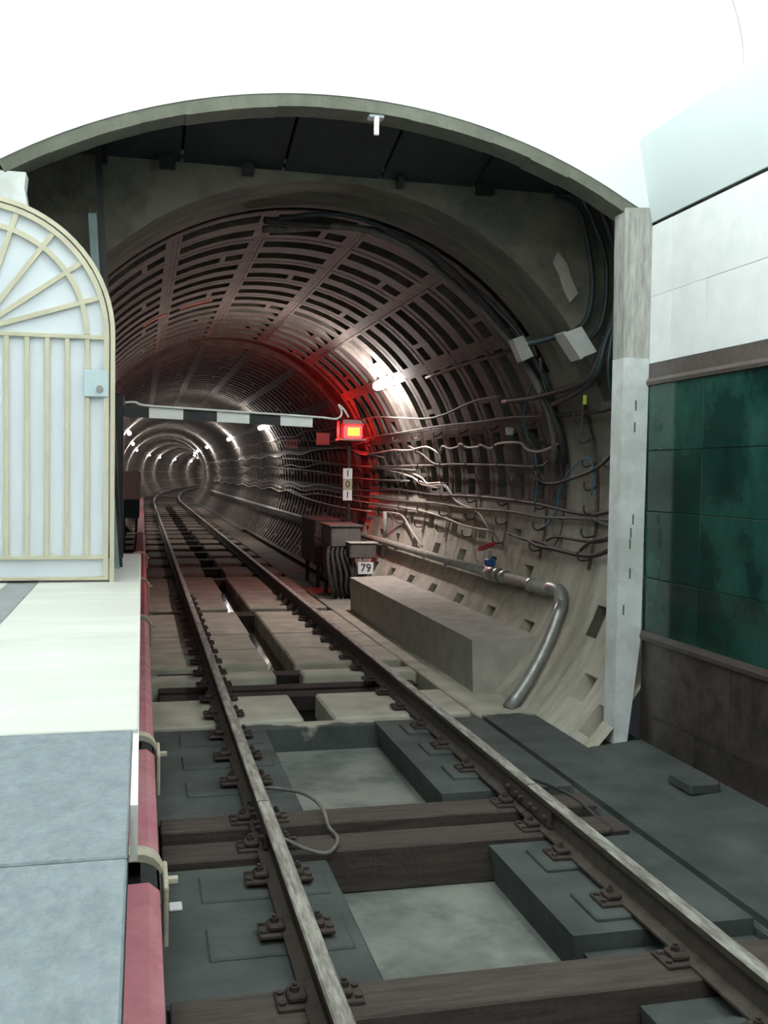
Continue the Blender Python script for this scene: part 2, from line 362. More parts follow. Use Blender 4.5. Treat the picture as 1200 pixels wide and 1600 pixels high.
# --- portal chamber between end wall and tunnel head wall
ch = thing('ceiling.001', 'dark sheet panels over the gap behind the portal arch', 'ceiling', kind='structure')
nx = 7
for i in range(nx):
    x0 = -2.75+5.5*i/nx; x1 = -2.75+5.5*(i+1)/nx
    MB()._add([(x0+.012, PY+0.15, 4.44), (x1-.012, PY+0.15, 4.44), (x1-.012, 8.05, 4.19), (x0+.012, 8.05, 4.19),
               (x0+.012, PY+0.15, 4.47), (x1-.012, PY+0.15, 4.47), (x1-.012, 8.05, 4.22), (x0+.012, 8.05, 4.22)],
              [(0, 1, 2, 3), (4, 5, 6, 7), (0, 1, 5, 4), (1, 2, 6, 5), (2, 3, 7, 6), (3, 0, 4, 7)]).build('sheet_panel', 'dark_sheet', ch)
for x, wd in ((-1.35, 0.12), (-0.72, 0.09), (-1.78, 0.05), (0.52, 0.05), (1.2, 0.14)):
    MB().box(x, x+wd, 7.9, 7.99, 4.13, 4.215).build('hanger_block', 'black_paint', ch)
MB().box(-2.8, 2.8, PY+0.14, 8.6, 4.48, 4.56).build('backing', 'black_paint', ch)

wp = thing('wall_portal', 'rough concrete head wall and collar where the tunnel begins', 'wall', kind='structure')
mb = MB(); prs = []; XW, ZT, ZB = 2.62, 4.26, -0.6
for i in range(73):
    a = math.radians(-60+300*i/72); c, s = math.cos(a), math.sin(a)
    t = 1e9
    if abs(c) > 1e-6: t = min(t, XW/abs(c))
    if s > 1e-6: t = min(t, (ZT-ZC)/s)
    if s < -1e-6: t = min(t, (ZB-ZC)/s)
    t = max(t, RT+0.005)
    prs.append(((RT*c, 8.0, ZC+RT*s), (t*c, 8.0, ZC+t*s)))
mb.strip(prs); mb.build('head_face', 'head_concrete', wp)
mb = MB(); mb.strip([(onwall(-60+300*i/72, 8.0), onwall(-60+300*i/72, 8.84)) for i in range(73)]); mb.build('collar', 'shaded_collar', wp, smooth=True)
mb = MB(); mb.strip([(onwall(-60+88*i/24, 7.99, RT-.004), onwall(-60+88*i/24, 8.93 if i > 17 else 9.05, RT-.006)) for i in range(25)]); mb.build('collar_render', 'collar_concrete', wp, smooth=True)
mb = MB(); mb.strip([(onwall(-60+300*i/72, 8.84), onwall(-60+300*i/72, 8.84, 2.75)) for i in range(73)]); mb.build('collar_edge', 'tubbing_back', wp)
# low right sector of the collar reaches forward to the column, with three square pockets
holes = [(-23.5, 7.93, 3.2, 0.13), (-36, 7.55, 2.6, 0.12), (-40.5, 7.08, 3.0, 0.1), (-15.5, 7.15, 2.6, 0.1)]
al = sorted(set([-60+2*i for i in range(41)] + [round(h[0]+s*h[2], 3) for h in holes for s in (-1, 1)]))
yl = sorted(set([PY-0.01, 7.3, 7.7, 8.001] + [round(min(h[1]+s*h[3], 8.001), 3) for h in holes for s in (-1, 1)]))
mb = MB()
for a, b in zip(al[:-1], al[1:]):
    for c, d in zip(yl[:-1], yl[1:]):
        am, ym = (a+b)/2, (c+d)/2
        inh = any(abs(am-h[0]) < h[2] and abs(ym-h[1]) < h[3] for h in holes)
        R_ = RT+0.12 if inh else RT
        mb._add([onwall(a, c, R_), onwall(b, c, R_), onwall(b, d, R_), onwall(a, d, R_)], [(0, 1, 2, 3)])
for h in holes:
    A0, A1, C0, C1 = h[0]-h[2], h[0]+h[2], h[1]-h[3], min(h[1]+h[3], 8.001)
    ring = [(A0, C0), (A1, C0), (A1, C1), (A0, C1)]
    for k in range(4):
        p, q_ = ring[k], ring[(k+1) % 4]
        mb._add([onwall(p[0], p[1]), onwall(q_[0], q_[1]), onwall(q_[0], q_[1], RT+0.12), onwall(p[0], p[1], RT+0.12)], [(0, 1, 2, 3)])
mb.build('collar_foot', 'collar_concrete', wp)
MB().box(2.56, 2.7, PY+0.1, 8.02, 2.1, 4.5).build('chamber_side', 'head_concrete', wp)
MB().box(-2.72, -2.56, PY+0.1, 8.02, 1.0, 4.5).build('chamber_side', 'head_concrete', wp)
MB().prism([(2.06, 3.30), (2.13, 3.38), (2.06, 3.53), (2.02, 3.63), (1.94, 3.72), (1.90, 3.63), (1.96, 3.52), (2.0, 3.40)], 7.985, 8.0).build('plaster_patch', 'bench_concrete', wp)

# ================================================================== TUNNEL LINING
wt = thing('wall_tunnel', 'ribbed segmental tunnel lining receding into the distance', 'wall', kind='structure')
RW, SEG = 1.1, 20.0
def tub_mesh(name, pockets, mt, rib=None):
    tb = [0, .05, .09, .30, .37, .5, .7, .91, .95, 1]; yb = [0, .03, .14, .41, .69, .96, 1.07, 1.1]
    n, mN = len(tb)-1, len(yb)-1
    def P(t, y, r): a = math.radians(0.03+(SEG-0.06)*t); return (r*math.cos(a), 0.002+y*(RW-0.004)/RW, r*math.sin(a))
    mb = MB()
    isp = [[pockets(i, j) for j in range(mN)] for i in range(n)]
    rr = lambda i, j: RT+0.185 if isp[i][j] else (RT+0.003 if (i in (0, n-1) or j in (0, mN-1)) else RT)
    for i in range(n):
        for j in range(mN):
            r = rr(i, j)
            mb._add([P(tb[i], yb[j], r), P(tb[i+1], yb[j], r), P(tb[i+1], yb[j+1], r), P(tb[i], yb[j+1], r)], [(0, 1, 2, 3)])
            if i < n-1 and rr(i+1, j) != r:
                r2 = rr(i+1, j); mb._add([P(tb[i+1], yb[j], r), P(tb[i+1], yb[j+1], r), P(tb[i+1], yb[j+1], r2), P(tb[i+1], yb[j], r2)], [(0, 1, 2, 3)])
            if j < mN-1 and rr(i, j+1) != r:
                r2 = rr(i, j+1); mb._add([P(tb[i], yb[j+1], r), P(tb[i+1], yb[j+1], r), P(tb[i+1], yb[j+1], r2), P(tb[i], yb[j+1], r2)], [(0, 1, 2, 3)])
    me = bpy.data.meshes.new(name); me.from_pydata(mb.v, [], mb.f); me.materials.append(MATS[mt])
    bm = bmesh.new(); bm.from_mesh(me); bmesh.ops.remove_doubles(bm, verts=bm.verts[:], dist=1e-5)
    bmesh.ops.recalc_face_normals(bm, faces=bm.faces[:]); bm.to_mesh(me); bm.free(); me.update()
    return me
segA = tub_mesh('tubbing_segment', lambda i, j: j in (2, 4) and 2 <= i <= 6, 'tubbing')
segB = tub_mesh('tubbing_segment', lambda i, j: (j == 2 and 2 <= i <= 6) or (j == 4 and 2 <= i <= 6 and i != 3), 'tubbing')
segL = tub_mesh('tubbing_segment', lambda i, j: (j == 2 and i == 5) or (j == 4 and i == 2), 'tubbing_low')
Y0 = 8.94; NR = 23
for k in range(NR):
    y = Y0+k*RW
    if k == 8: continue
    for s in range(13):
        ang = -42+SEG*s
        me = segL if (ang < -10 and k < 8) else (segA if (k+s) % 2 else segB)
        inst('tubbing_segment', me, wt, (0, y, 0), (0, -math.radians(ang), 0)).location = (0, y, ZC)
y8 = Y0+8*RW
mb = MB(); mb.strip([(onwall(-60+300*i/60, y8, 2.66), onwall(-60+300*i/60, y8+RW, 2.66)) for i in range(61)]); mb.strip([(onwall(-60+300*i/60, y8+.001, RT), onwall(-60+300*i/60, y8+.001, 2.76)) for i in range(61)]); mb.strip([(onwall(-60+300*i/60, y8+RW-.001, RT), onwall(-60+300*i/60, y8+RW-.001, 2.76)) for i in range(61)]); mb.build('plain_ring', 'tubbing', wt)
# lower invert, outer backing and the far rings
mb = MB(); yv = [8.8+2*i for i in range(102)]
for a, b in zip(yv[:-1], yv[1:]):
    mb.strip([(onwall(360*i/48, a, 2.76), onwall(360*i/48, b, 2.76)) for i in range(49)])
tag(mb.build('outer_shell', 'tubbing_back', wt), kind='stuff')
mb = MB(); y = Y0+NR*RW
while y < 208:
    for (d0, d1, r) in ((0, .14, 2.55), (.14, .41, 2.72), (.41, .69, 2.55), (.69, .96, 2.72), (.96, 1.1, 2.55)):
        mb.strip([(onwall(-50+280*i/36, y+d0, r), onwall(-50+280*i/36, y+d1, r)) for i in range(37)])
        if r < 2.6:
            for d in (d0, d1): mb.strip([(onwall(-50+280*i/36, y+d, 2.55), onwall(-50+280*i/36, y+d, 2.72)) for i in range(37)])
    for j in range(15):
        a = -42+SEG*j
        mb._add([onwall(a-1.2, y+.1, 2.555), onwall(a+1.2, y+.1, 2.555), onwall(a+1.2, y+1.0, 2.555), onwall(a-1.2, y+1.0, 2.555)], [(0, 1, 2, 3)])
    y += RW
tag(mb.build('far_rings', 'tubbing', wt), kind='stuff')
# bolt heads and an orange primed rib
for a0_, a1_, yy in ((103, 113, 13.5), (117, 125, 13.45)):
    mb = MB(); mb.strip([(onwall(a0_+(a1_-a0_)*i/6, yy, RT-0.005), onwall(a0_+(a1_-a0_)*i/6, yy+0.11, RT-0.005)) for i in range(7)])
    mb.strip([(onwall(a0_+(a1_-a0_)*i/6, yy, RT+0.02), onwall(a0_+(a1_-a0_)*i/6, yy, RT-0.005)) for i in range(7)]); mb.build('primed_rib', 'orange_primer', wt)

# ================================================================== TRACK FLOOR
fl = thing('floor', 'concrete track bed with a sunken channel between the rails', 'floor', kind='structure')
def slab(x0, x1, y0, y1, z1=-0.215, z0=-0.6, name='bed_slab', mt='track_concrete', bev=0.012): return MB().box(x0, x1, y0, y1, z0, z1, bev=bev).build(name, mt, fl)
MB().box(-2.6, 2.6, -12, 8.0, -0.7, -0.42).build('trough_floor', 'trough_floor', fl)
# side beds in the station
sl_near = [(3.54, 3.80), (5.17, 5.42), (5.60, 5.84)]
edges = [(-12, 3.52), (3.82, 5.15), (5.86, 7.96)]
for y0, y1 in edges:
    slab(-1.95, -0.5, y0, y1)
    # right bed leans down to the channel
    ya = 4.04 if y0 == 3.82 else (6.05 if y0 == 5.86 else y0); yz = 3.30 if y0 < 0 else y1
    MB().prism([(0.47, -0.6), (1.3, -0.6), (1.3, -0.205), (0.40, -0.205)], ya, yz).build('bed_slab', 'track_concrete', fl)
    if ya > y0: MB().prism([(0.50, -0.6), (1.3, -0.6), (1.3, -0.285), (0.45, -0.285)], y0, ya-0.002).build('bed_step', 'track_concrete', fl)
    if yz < y1: MB().prism([(0.50, -0.6), (1.3, -0.6), (1.3, -0.25), (0.45, -0.25)], yz+.002, y1).build('bed_step', 'track_concrete', fl)
    slab(-1.38, -0.46, y0, y1, z0=-0.42, z1=-0.30, name='bed_step') if y0 > 0 else None
slab(-1.95, -1.36, 3.52, 3.82); slab(-1.95, -1.36, 5.15, 5.86); slab(-1.3, -0.9, 5.44, 5.58, z1=-0.24)
slab(1.305, 1.345, -12, 8.02, z1=-0.235, name='groove')
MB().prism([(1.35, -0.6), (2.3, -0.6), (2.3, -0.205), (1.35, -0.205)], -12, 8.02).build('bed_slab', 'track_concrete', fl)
for y0, y1 in ((3.52, 3.82), (5.15, 5.86)): slab(1.24, 1.3, y0, y1, z1=-0.207)
MB().prism([(1.70, -0.21), (2.17, -0.21), (2.17, -0.13), (1.76, -0.165)], -12, PY-0.03).build('kerb', 'track_concrete', fl)
MB().box(1.86, 2.08, 5.55, 5.83, -0.16, -0.07, bev=0.02).build('kerb_block', 'track_concrete', fl)
# rail pads (raised concrete seats under each fastener)
FY = [2.54, 3.12, 3.70, 4.30, 4.88, 5.30, 5.72, 6.46, 7.05, 7.63]
for y in FY:
    if any(a-0.05 < y < b+0.05 for a, b in sl_near): continue
    for sx in (-1, 1):
        x0, x1 = (0.56, 1.02) if sx > 0 else (-1.18, -0.56)
        MB().box(x0, x1, y-0.16, y+0.14, -0.23, -0.184 if sx > 0 else -0.203, bev=0.008).build('rail_pad', 'track_concrete', fl)
# cross wall at the end of the wide channel, beyond it paired blocks and a narrow drain
slab(-0.9, 0.9, 7.94, 8.12, z1=-0.222)
slp = [(9.2, 9.46), (9.55, 9.78), (10.2, 10.44), (14.55, 14.98)]
rows = [(8.1, 9.02), (9.86, 10.15), (10.48, 11.38), (11.42, 12.48), (12.52, 14.5), (15.03, 16.9), (16.95, 19.3)]
yy = 19.35
while yy < 58:
    slp.append((yy+.06, yy+0.46)); rows.append((yy+0.66, yy+2.02)); yy += 2.2
for i, (y0, y1) in enumerate(rows):
    j = [random.uniform(-.03, .03) for _ in range(4)]
    zt = -0.20+random.uniform(-.012, .012)
    ox = tx(y0); cw = 0.05 if y0 > 19 else 0.0
    slab(-0.74+ox, -0.17-cw+j[0]+ox, y0, y1, z1=zt, name='bed_block', bev=0.02)
    slab(0.11+cw+j[1]+ox, 0.76+ox, y0, y1, z1=zt, name='bed_block', bev=0.02)
    slab(-1.95+ox, -0.86+j[2]+ox, y0, y1, z1=zt-0.02, name='bed_block', bev=0.02)
    slab(0.90+ox, 1.29+ox, y0, y1, z1=zt, name='bed_block', bev=0.02)
for x0, x1, z in ((-0.86, -0.74, -0.27), (0.76, 0.90, -0.27)):
    slab(x0, x1, 8.1, 58, z1=z, name='bed_strip')
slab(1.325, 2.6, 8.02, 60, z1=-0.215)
for i in range(25):   # bed beyond, following the bend
    y0 = 58+i*6; ox = tx(y0+3)
    slab(-2.2+ox, 2.4+ox, y0, y0+6.02, z1=-0.24, bev=0, mt='far_bed')
MB().box(-1.95, 1.95, 8.0, 60, -0.8, -0.45).build('drain_floor', 'dark_wall', fl)
for y0 in (8.55, 8.75): MB().box(0.93, 1.24, y0+0.0, y0+0.1, -0.21, -0.1985).build('sleeper_end', 'dark_wood', fl)
o = MB().box(-0.30, 0.25, 8.13, 58, -0.46, -0.40).build('drain_water', 'water'); tag(o, 'still dark water lying in the narrow drain between the rails', 'water', kind='stuff')

# ---- bench block of concrete at the right tunnel side
o = MB().prism([(1.57, -0.22), (1.55, 0.28), (2.21, 0.30), (2.0, -0.22)], 8.9, 14.6).build('concrete_bench', 'bench_concrete')
tag(o, 'long low concrete block along the right tunnel wall', 'concrete block')

# ================================================================== PLATFORM
pf = thing('platform', 'station platform with white stone edge and grey granite slabs', 'platform', kind='structure')
MB().box(-6.0, -1.50, -12, 8.95, 0.95, 1.06).build('platform_deck', 'platform_side', pf)
MB().box(-6.0, -2.0, -12, 8.9, -0.5, 0.95).build('platform_wall', 'dark_wall', pf)
for y0, y1 in ((2.87, 4.62), (4.625, 6.62), (6.625, 8.95)):
    MB().box(-2.10, -1.47, y0, y1-0.002, 1.06, 1.10, bev=0.004).build('paving_slab', 'platform_stone', pf)
    MB().box(-2.28, -2.103, y0, y1-0.002, 1.06, 1.099, bev=0.004).build('paving_slab', 'platform_band', pf)
    MB().box(-6.0, -2.283, y0, y1-0.002, 1.06, 1.10, bev=0.004).build('paving_slab', 'platform_stone', pf)
for y0 in (-11, -6, -1, 0.0, 0.96, 1.915):
    y1 = {-11: -6, -6: -1, -1: 0.0}.get(y0, y0+0.95)
    for x0, x1 in ((-2.40, -1.486), (-3.4, -2.405), (-6.0, -3.405)):
        MB().box(x0, x1, y0+0.003, y1-0.003, 1.06, 1.098, bev=0.004).build('paving_slab', 'grey_granite', pf)
MB().box(-1.484, -1.468, 2.25, 8.95, 0.96, 1.085).build('edge_strip', 'white_paint', pf)
MB().box(-1.50, -1.487, -12, 2.24, 0.96, 1.06).build('edge_strip', 'dark_wall', pf)

# ================================================================== RAILS
prof = [(-.066, -.18), (.066, -.18), (.066, -.168), (.012, -.150), (.009, -.055), (.034, -.040), (.036, -.008), (.028, 0), (-.028, 0), (-.036, -.008), (-.034, -.040), (-.009, -.055), (-.012, -.150), (-.066, -.168)]
def rail(xc, ypts, label):
    root = thing('running_rail', label, 'rail', (xc, ypts[0], -0.18), group='running rails of the track')
    mb = MB(); n = len(prof)
    rings = [[(xc+p[0]+tx(y), y, p[1]) for p in prof] for y in ypts]
    vs = [q for r in rings for q in r]; fs = []; mi = []
    for i in range(len(ypts)-1):
        for k in range(n):
            fs.append((i*n+k, i*n+(k+1) % n, (i+1)*n+(k+1) % n, (i+1)*n+k)); mi.append(1 if k in (6, 7, 8) else 0)
    fs += [list(range(n)), [(len(ypts)-1)*n+k for k in range(n)]]; mi += [0, 0]
    o = len(mb.v); mb.v = vs; mb.f = [list(f) for f in fs]; mb.mi = mi
    adopt(mb.build('rail_bar', ['rail_rust', 'rail_steel']), root)
    return root
far = [5.515]+list(range(10, 54, 8))+list(range(54, 206, 4))
rl0 = rail(-0.796, [-12, 5.505], 'near length of the left running rail beside the platform')
rr0 = rail(0.796, [-12, 5.505], 'near length of the right running rail beside the green wall')
rl1 = rail(-0.796, far, 'left running rail beyond the joint, leading into the tunnel')
rr1 = rail(0.796, far, 'right running rail beyond the joint, leading into the tunnel')
fm = MB()
fm.box(-.165, .165, -.075, .075, -.184, -.166, bev=0.004)
for s in (-1, 1):
    fm.box(min(s*.05, s*.125), max(s*.05, s*.125), -.045, .045, -.166, -.138, bev=0.008)
    fm.tube([(s*.095, 0, -.14), (s*.095, 0, -.118)], 0.02, 6); fm.tube([(s*.095, 0, -.118), (s*.095, 0, -.106)], 0.011, 6)
    for d in (-.04, .04): fm.tube([(s*.145, d, -.168), (s*.145, d, -.155)], 0.015, 6)
fme = fm.mesh('rail_fastener', 'fastener_rust')
FAR_F = [8.3+0.585*i for i in range(14)]
for y in FY+FAR_F:
    for root, xc in (((rl0, -0.796), (rr0, 0.796)) if y < 5.5 else ((rl1, -0.796), (rr1, 0.796))):
        o = inst('rail_fastener', fme, root); o.location = Vector((xc, y, 0)) - Vector(root.location)
# fishplates over the joint
for root, xc in ((rl0, -0.796), (rr0, 0.796)):
    for s in (-1, 1):
        mb = MB().prism([(xc+s*.014, -.146), (xc+s*.040, -.140), (xc+s*.030, -.06), (xc+s*.014, -.052)], 5.16, 5.86)
        for y in (5.22, 5.36, 5.44, 5.58, 5.66, 5.80): mb.tube([(xc+s*.02, y, -.1), (xc+s*.062, y, -.1)], 0.016, 6)
        adopt(mb.build('fishplate', 'fastener_rust'), root)
# bond cables across the joint
o = MB().tube(smooth_pts([(-0.74, 6.18, -.14), (-0.64, 6.08, -.12), (-0.50, 5.92, -.11), (-0.43, 5.72, -.13), (-0.44, 5.45, -.15), (-0.42, 5.28, -.16), (-0.50, 5.10, -.16), (-0.60, 5.12, -.15), (-0.74, 5.30, -.13)]), 0.011, 8).build('bond_cable', 'cable_grey', smooth=True)
tag(o, 'looped bonding cable beside the left rail joint', 'cable')
o = MB().tube(smooth_pts([(0.85, 6.25, -.13), (0.98, 6.14, -.15), (1.10, 6.0, -.17), (1.17, 5.72, -.18), (1.16, 5.42, -.185), (1.15, 5.2, -.185), (1.05, 5.14, -.18), (0.86, 5.2, -.14)]), 0.012, 8).build('bond_cable', 'cable_black', smooth=True)
tag(o, 'dark bonding cable curving outside the right rail joint', 'cable')

# ---- wooden sleepers
def sleeper(y0, y1, label, mt='sleeper_wood', ztop=-0.182, x0=-1.35, x1=1.26, zb=-0.42, group=None):
    mb = MB().box(x0+tx(y0), x1+tx(y0), y0, y1, zb, ztop, bev=0.008)
    return tag(mb.build('wooden_sleeper', mt), label, 'sleeper', group)
sleeper(3.54, 3.80, 'nearest brown wooden sleeper crossing the wide channel', zb=-0.40)
sleeper(5.17, 5.42, 'nearer brown sleeper of the pair under the rail joint')
sleeper(5.60, 5.84, 'farther brown sleeper of the pair under the rail joint')
labs = {9.2: 'broad dark sleeper just past the pale concrete blocks', 9.55: 'second dark sleeper past the pale concrete blocks',
        10.2: 'narrow dark sleeper where the drain water shines', 14.55: 'dark sleeper across the drain left of the concrete bench'}
for y0, y1 in slp:
    sleeper(y0, y1, labs.get(y0, 'dark sleeper crossing the drain deep inside the tunnel'), 'dark_wood', ztop=-0.26, x0=-1.3, x1=1.22 if y0 > 9 else 1.2,
            zb=-0.397, group=None if y0 in labs else 'sleepers deep in the tunnel')

# ---- contact rail under a pink cover
cr = thing('contact_rail', 'third rail under a pink protective cover below the platform edge', 'contact rail', (-1.5, 2, -0.2))
def cov(y0, y1, mt):
    pr = [(-1.625, .13), (-1.615, .205), (-1.57, .285), (-1.43, .29), (-1.39, .255), (-1.378, .06), (-1.388, .06), (-1.40, .245), (-1.435, .278), (-1.57, .273), (-1.603, .2), (-1.612, .13)]
    mb = MB().prism(pr, y0, y1); mb.f = mb.f[:-2]; mb.mi = mb.mi[:-2]
    adopt(mb.build('cover_section', mt), cr)
for y0, y1, mt in ((1.2, 3.78, 'cover_pink'), (4.12, 5.62, 'cover_pink'), (5.92, 10.52, 'cover_pink'), (10.72, 14.3, 'cover_red'), (14.45, 19, 'cover_red'), (19.1, 25, 'cover_red'), (25.1, 32, 'cover_red'), (32.1, 45, 'cover_red'), (45.1, 58, 'cover_red')):
    cov(y0, y1, mt)
adopt(MB().box(-1.55, -1.46, 1.2, 58, 0.06, 0.16).build('conductor_bar', 'iron_dark'), cr)
for y in (3.95, 5.77, 10.62, 14.38, 19.05, 25.05):
    mb = MB(); ap = smooth_pts([(-1.66, y+.1, .0), (-1.655, y+.1, .16), (-1.62, y+.1, .29), (-1.52, y+.1, .32), (-1.41, y+.1, .30), (-1.362, y+.1, .2), (-1.358, y+.1, .02)], 3)
    mb.strip([((p.x, y+.04, p.z), (p.x, y+.14, p.z)) for p in ap]); mb.strip([((p.x, y+.04, p.z-.03), (p.x, y+.04, p.z)) for p in ap])
    mb.box(-1.66, -1.64, y-.1, y+.14, -.2, .1); mb.box(-1.66, -1.45, y-.02, y+.1, -.21, -.19)
    mb.box(-1.376, -1.356, y-.14, y+.14, .02, .25, bev=.006); mb.box(-1.36, -1.315, y+.04, y+.07, .19, .215, bev=.004)
    adopt(mb.build('bracket', 'cream_bracket'), cr)

# ================================================================== GATE
GX, GZ, GR, GY = -2.47, 2.68, 0.835, 6.70
gt = thing('gate', 'white panelled arched gate with cream bars at the platform end', 'gate', (GX, GY, 1.10))
def arc(r, a0=0, a1=180, n=36): return [(GX+r*math.cos(math.radians(a0+(a1-a0)*i/n)), GZ+r*math.sin(math.radians(a0+(a1-a0)*i/n))) for i in range(n+1)]
def bar_band(outer, inner, y0, y1, name):
    mb = MB(); n = len(outer)
    for yy in (y0, y1): mb.strip([((a[0], yy, a[1]), (b[0], yy, b[1])) for a, b in zip(outer, inner)])
    for L_ in (outer, inner): mb.strip([((a[0], y0, a[1]), (a[0], y1, a[1])) for a in L_])
    for a, b in ((outer[0], inner[0]), (outer[-1], inner[-1])): mb._add([(a[0], y0, a[1]), (b[0], y0, b[1]), (b[0], y1, b[1]), (a[0], y1, a[1])], [(0, 1, 2, 3)])
    return adopt(mb.build(name, 'cream_paint'), gt)
def ring(r, z): return [(GX+r, z)]+arc(r)+[(GX-r, z)]
bar_band(ring(GR, 1.10), ring(GR-.028, 1.10), GY-.03, GY+.04, 'outer_frame')
bar_band(ring(GR-.036, 1.115), ring(GR-.068, 1.115), GY-.025, GY+.025, 'leaf_frame')
pan = ring(GR-.06, 1.13)
mb = MB()
for yy in (GY+.006, GY+.02): mb._add([(p[0], yy, p[1]) for p in pan], [tuple(range(len(pan)))])
adopt(mb.build('panel', 'gate_panel'), gt)
bar_band(arc(.676, 0, 180), arc(.645, 0, 180), GY-.02, GY+.004, 'inner_arch')
def hbar(z0, z1, nm): adopt(MB().box(GX-GR+.06, GX+GR-.06, GY-.022, GY+.004, z0, z1, bev=.003).build(nm, 'cream_paint'), gt)
hbar(2.648, 2.676, 'cross_bar'); hbar(1.245, 1.27, 'cross_bar'); hbar(1.113, 1.135, 'bottom_bar')
k = -1.805
for i in range(12):
    x = -1.805-0.1215*i
    if x < GX-GR+.1: break
    adopt(MB().box(x-.015, x+.015, GY-.02, GY+.004, 1.27, 2.648, bev=.003).build('upright_bar', 'cream_paint'), gt)
for i in range(1, 10):
    a = math.radians(18*i); c, s = math.cos(a), math.sin(a)
    mb = MB(); h = .015; r0_, r1_ = 0.0, GR-.064
    z0 = GZ-.006
    P = [(GX+r*c-h*d*s, z0+r*s+h*d*c) for r, d in ((r0_, -1), (r1_, -1), (r1_, 1), (r0_, 1))]
    adopt(mb.prism(P, GY-.018-.0004*i, GY+.004).build('spoke', 'cream_paint'), gt)
lp = adopt(MB().box(-1.825, -1.675, GY-.035, GY-.021, 2.285, 2.452, bev=.003).build('lock_plate', 'lock_plate'), gt)
mb = MB().tube([(-1.728, GY-.036, 2.335), (-1.728, GY-.048, 2.335)], .022, 14); mb.tube([(-1.728, GY-.048, 2.335), (-1.728, GY-.058, 2.335)], .011, 10)
kb = mb.build('lock_cylinder', 'chrome'); kb.parent = lp

# ---- dark post behind the gate and the striped boom
bp_ = thing('barrier_boom', 'black and white striped barrier boom across the tunnel mouth', 'barrier', (-1.68, 8.5, 1.10))
adopt(MB().box(-1.74, -1.61, 8.46, 8.6, 1.10, 2.44, bev=.008).build('post', 'black_paint'), bp_)
def bz(x): return 2.345-(x+1.64)*0.032
segs = [(-1.70, -1.41, 'black_paint'), (-1.41, -1.135, 'white_paint'), (-1.135, -0.86, 'black_paint'), (-0.86, -0.59, 'white_paint'), (-0.59, -0.33, 'black_paint'), (-0.33, -0.055, 'white_paint')]
for x0, x1, mt in segs:
    za, zb_ = bz(x0), bz(x1)
    MB_ = MB()._add([(x0, 8.48, za-.085), (x1, 8.48, zb_-.085), (x1, 8.48, zb_), (x0, 8.48, za), (x0, 8.51, za-.085), (x1, 8.51, zb_-.085), (x1, 8.51, zb_), (x0, 8.51, za)],
                    [(0, 1, 2, 3), (4, 5, 6, 7), (0, 1, 5, 4), (1, 2, 6, 5), (2, 3, 7, 6), (3, 0, 4, 7)])
    adopt(MB_.build('stripe', mt), bp_)
adopt(MB().tube(smooth_pts([(-1.60, 8.465, 2.37), (-1.52, 8.465, 2.375), (-1.41, 8.465, bz(-1.41)+.012), (-0.8, 8.465, bz(-.8)+.008), (-0.05, 8.465, bz(-.05)+.004), (0.13, 8.465, 2.285), (0.185, 8.465, 2.31), (0.19, 8.465, 2.36), (0.165, 8.465, 2.405), (0.21, 8.465, 2.37), (0.255, 8.465, 2.30)]), 0.009, 8).build('wire', 'white_paint', smooth=True), bp_)

# ---- grey-blue pole left of the tunnel head wall
o = thing('steel_upright', 'blue-grey steel upright standing behind the arched gate', 'post', (-1.72, 7.6, 1.1))
adopt(MB()._add([(-1.85, 7.58, 3.66), (-1.795, 7.58, 3.66), (-1.62, 7.58, 1.1), (-1.68, 7.58, 1.1), (-1.85, 7.63, 3.66), (-1.795, 7.63, 3.66), (-1.62, 7.63, 1.1), (-1.68, 7.63, 1.1)],
                [(0, 1, 2, 3), (4, 5, 6, 7), (0, 1, 5, 4), (1, 2, 6, 5), (2, 3, 7, 6), (3, 0, 4, 7)]).build('flat_bar', 'pole_grey'), o)
adopt(MB()._add([(-1.815, 7.70, 4.2), (-1.77, 7.70, 4.2), (-1.60, 7.70, 1.1), (-1.66, 7.70, 1.1), (-1.815, 7.75, 4.2), (-1.77, 7.75, 4.2), (-1.60, 7.75, 1.1), (-1.66, 7.75, 1.1)],
                [(0, 1, 2, 3), (4, 5, 6, 7), (0, 1, 5, 4), (1, 2, 6, 5), (2, 3, 7, 6), (3, 0, 4, 7)]).build('dark_backing_bar', 'black_paint'), o)

# ---- little white stub under the arch crown
o = thing('conduit_stub', 'small white stub hanging under the crown of the arch', 'conduit', (0.07, 6.9, 4.30))
adopt(MB().tube([(0.07, 6.74, 4.24), (0.07, 6.74, 4.12)], .018, 10).build('stub', 'white_paint'), o)
adopt(MB().box(0.02, 0.12, 6.73, 6.81, 4.235, 4.252).build('clip', 'pole_grey'), o)

# ================================================================== TUNNEL LAMPS
def lamp(ang, y, label, length=0.62):
    a = math.radians(ang); r = 2.44
    cx, cz = r*math.cos(a), r*math.sin(a)
    root = thing('tunnel_lamp', label, 'lamp', (tx(y)+RT*math.cos(a), y, ZC+RT*math.sin(a)), group='lamps on the tunnel wall')
    def L(p): return p
    bx, bz_ = RT*math.cos(a), RT*math.sin(a)
    d = (cx-bx, cz-bz_)
    mb = MB(); n = 10
    ys_ = [-length/2, -length/2+.04, length/2-.04, length/2]
    mb.tube([(d[0], t, d[1]) for t in ys_], [.03, .065, .065, .03], 12)
    inst('glass_tube', mb.mesh('glass_tube', 'lamp_tube', True), root)
    mb = MB(); mb.tube([(d[0]*.45, -length*.42, d[1]*.45), (d[0]*.45, length*.42, d[1]*.45)], .045, 8); inst('housing', mb.mesh('housing', 'iron_grey'), root)
    for s in (-1, 1):
        mb = MB(); mb.tube([(-d[0]*.1, s*length*.3, -d[1]*.1), (d[0]*.6, s*length*.3, d[1]*.6)], .02, 6); inst('bracket', mb.mesh('bracket', 'iron_grey'), root)
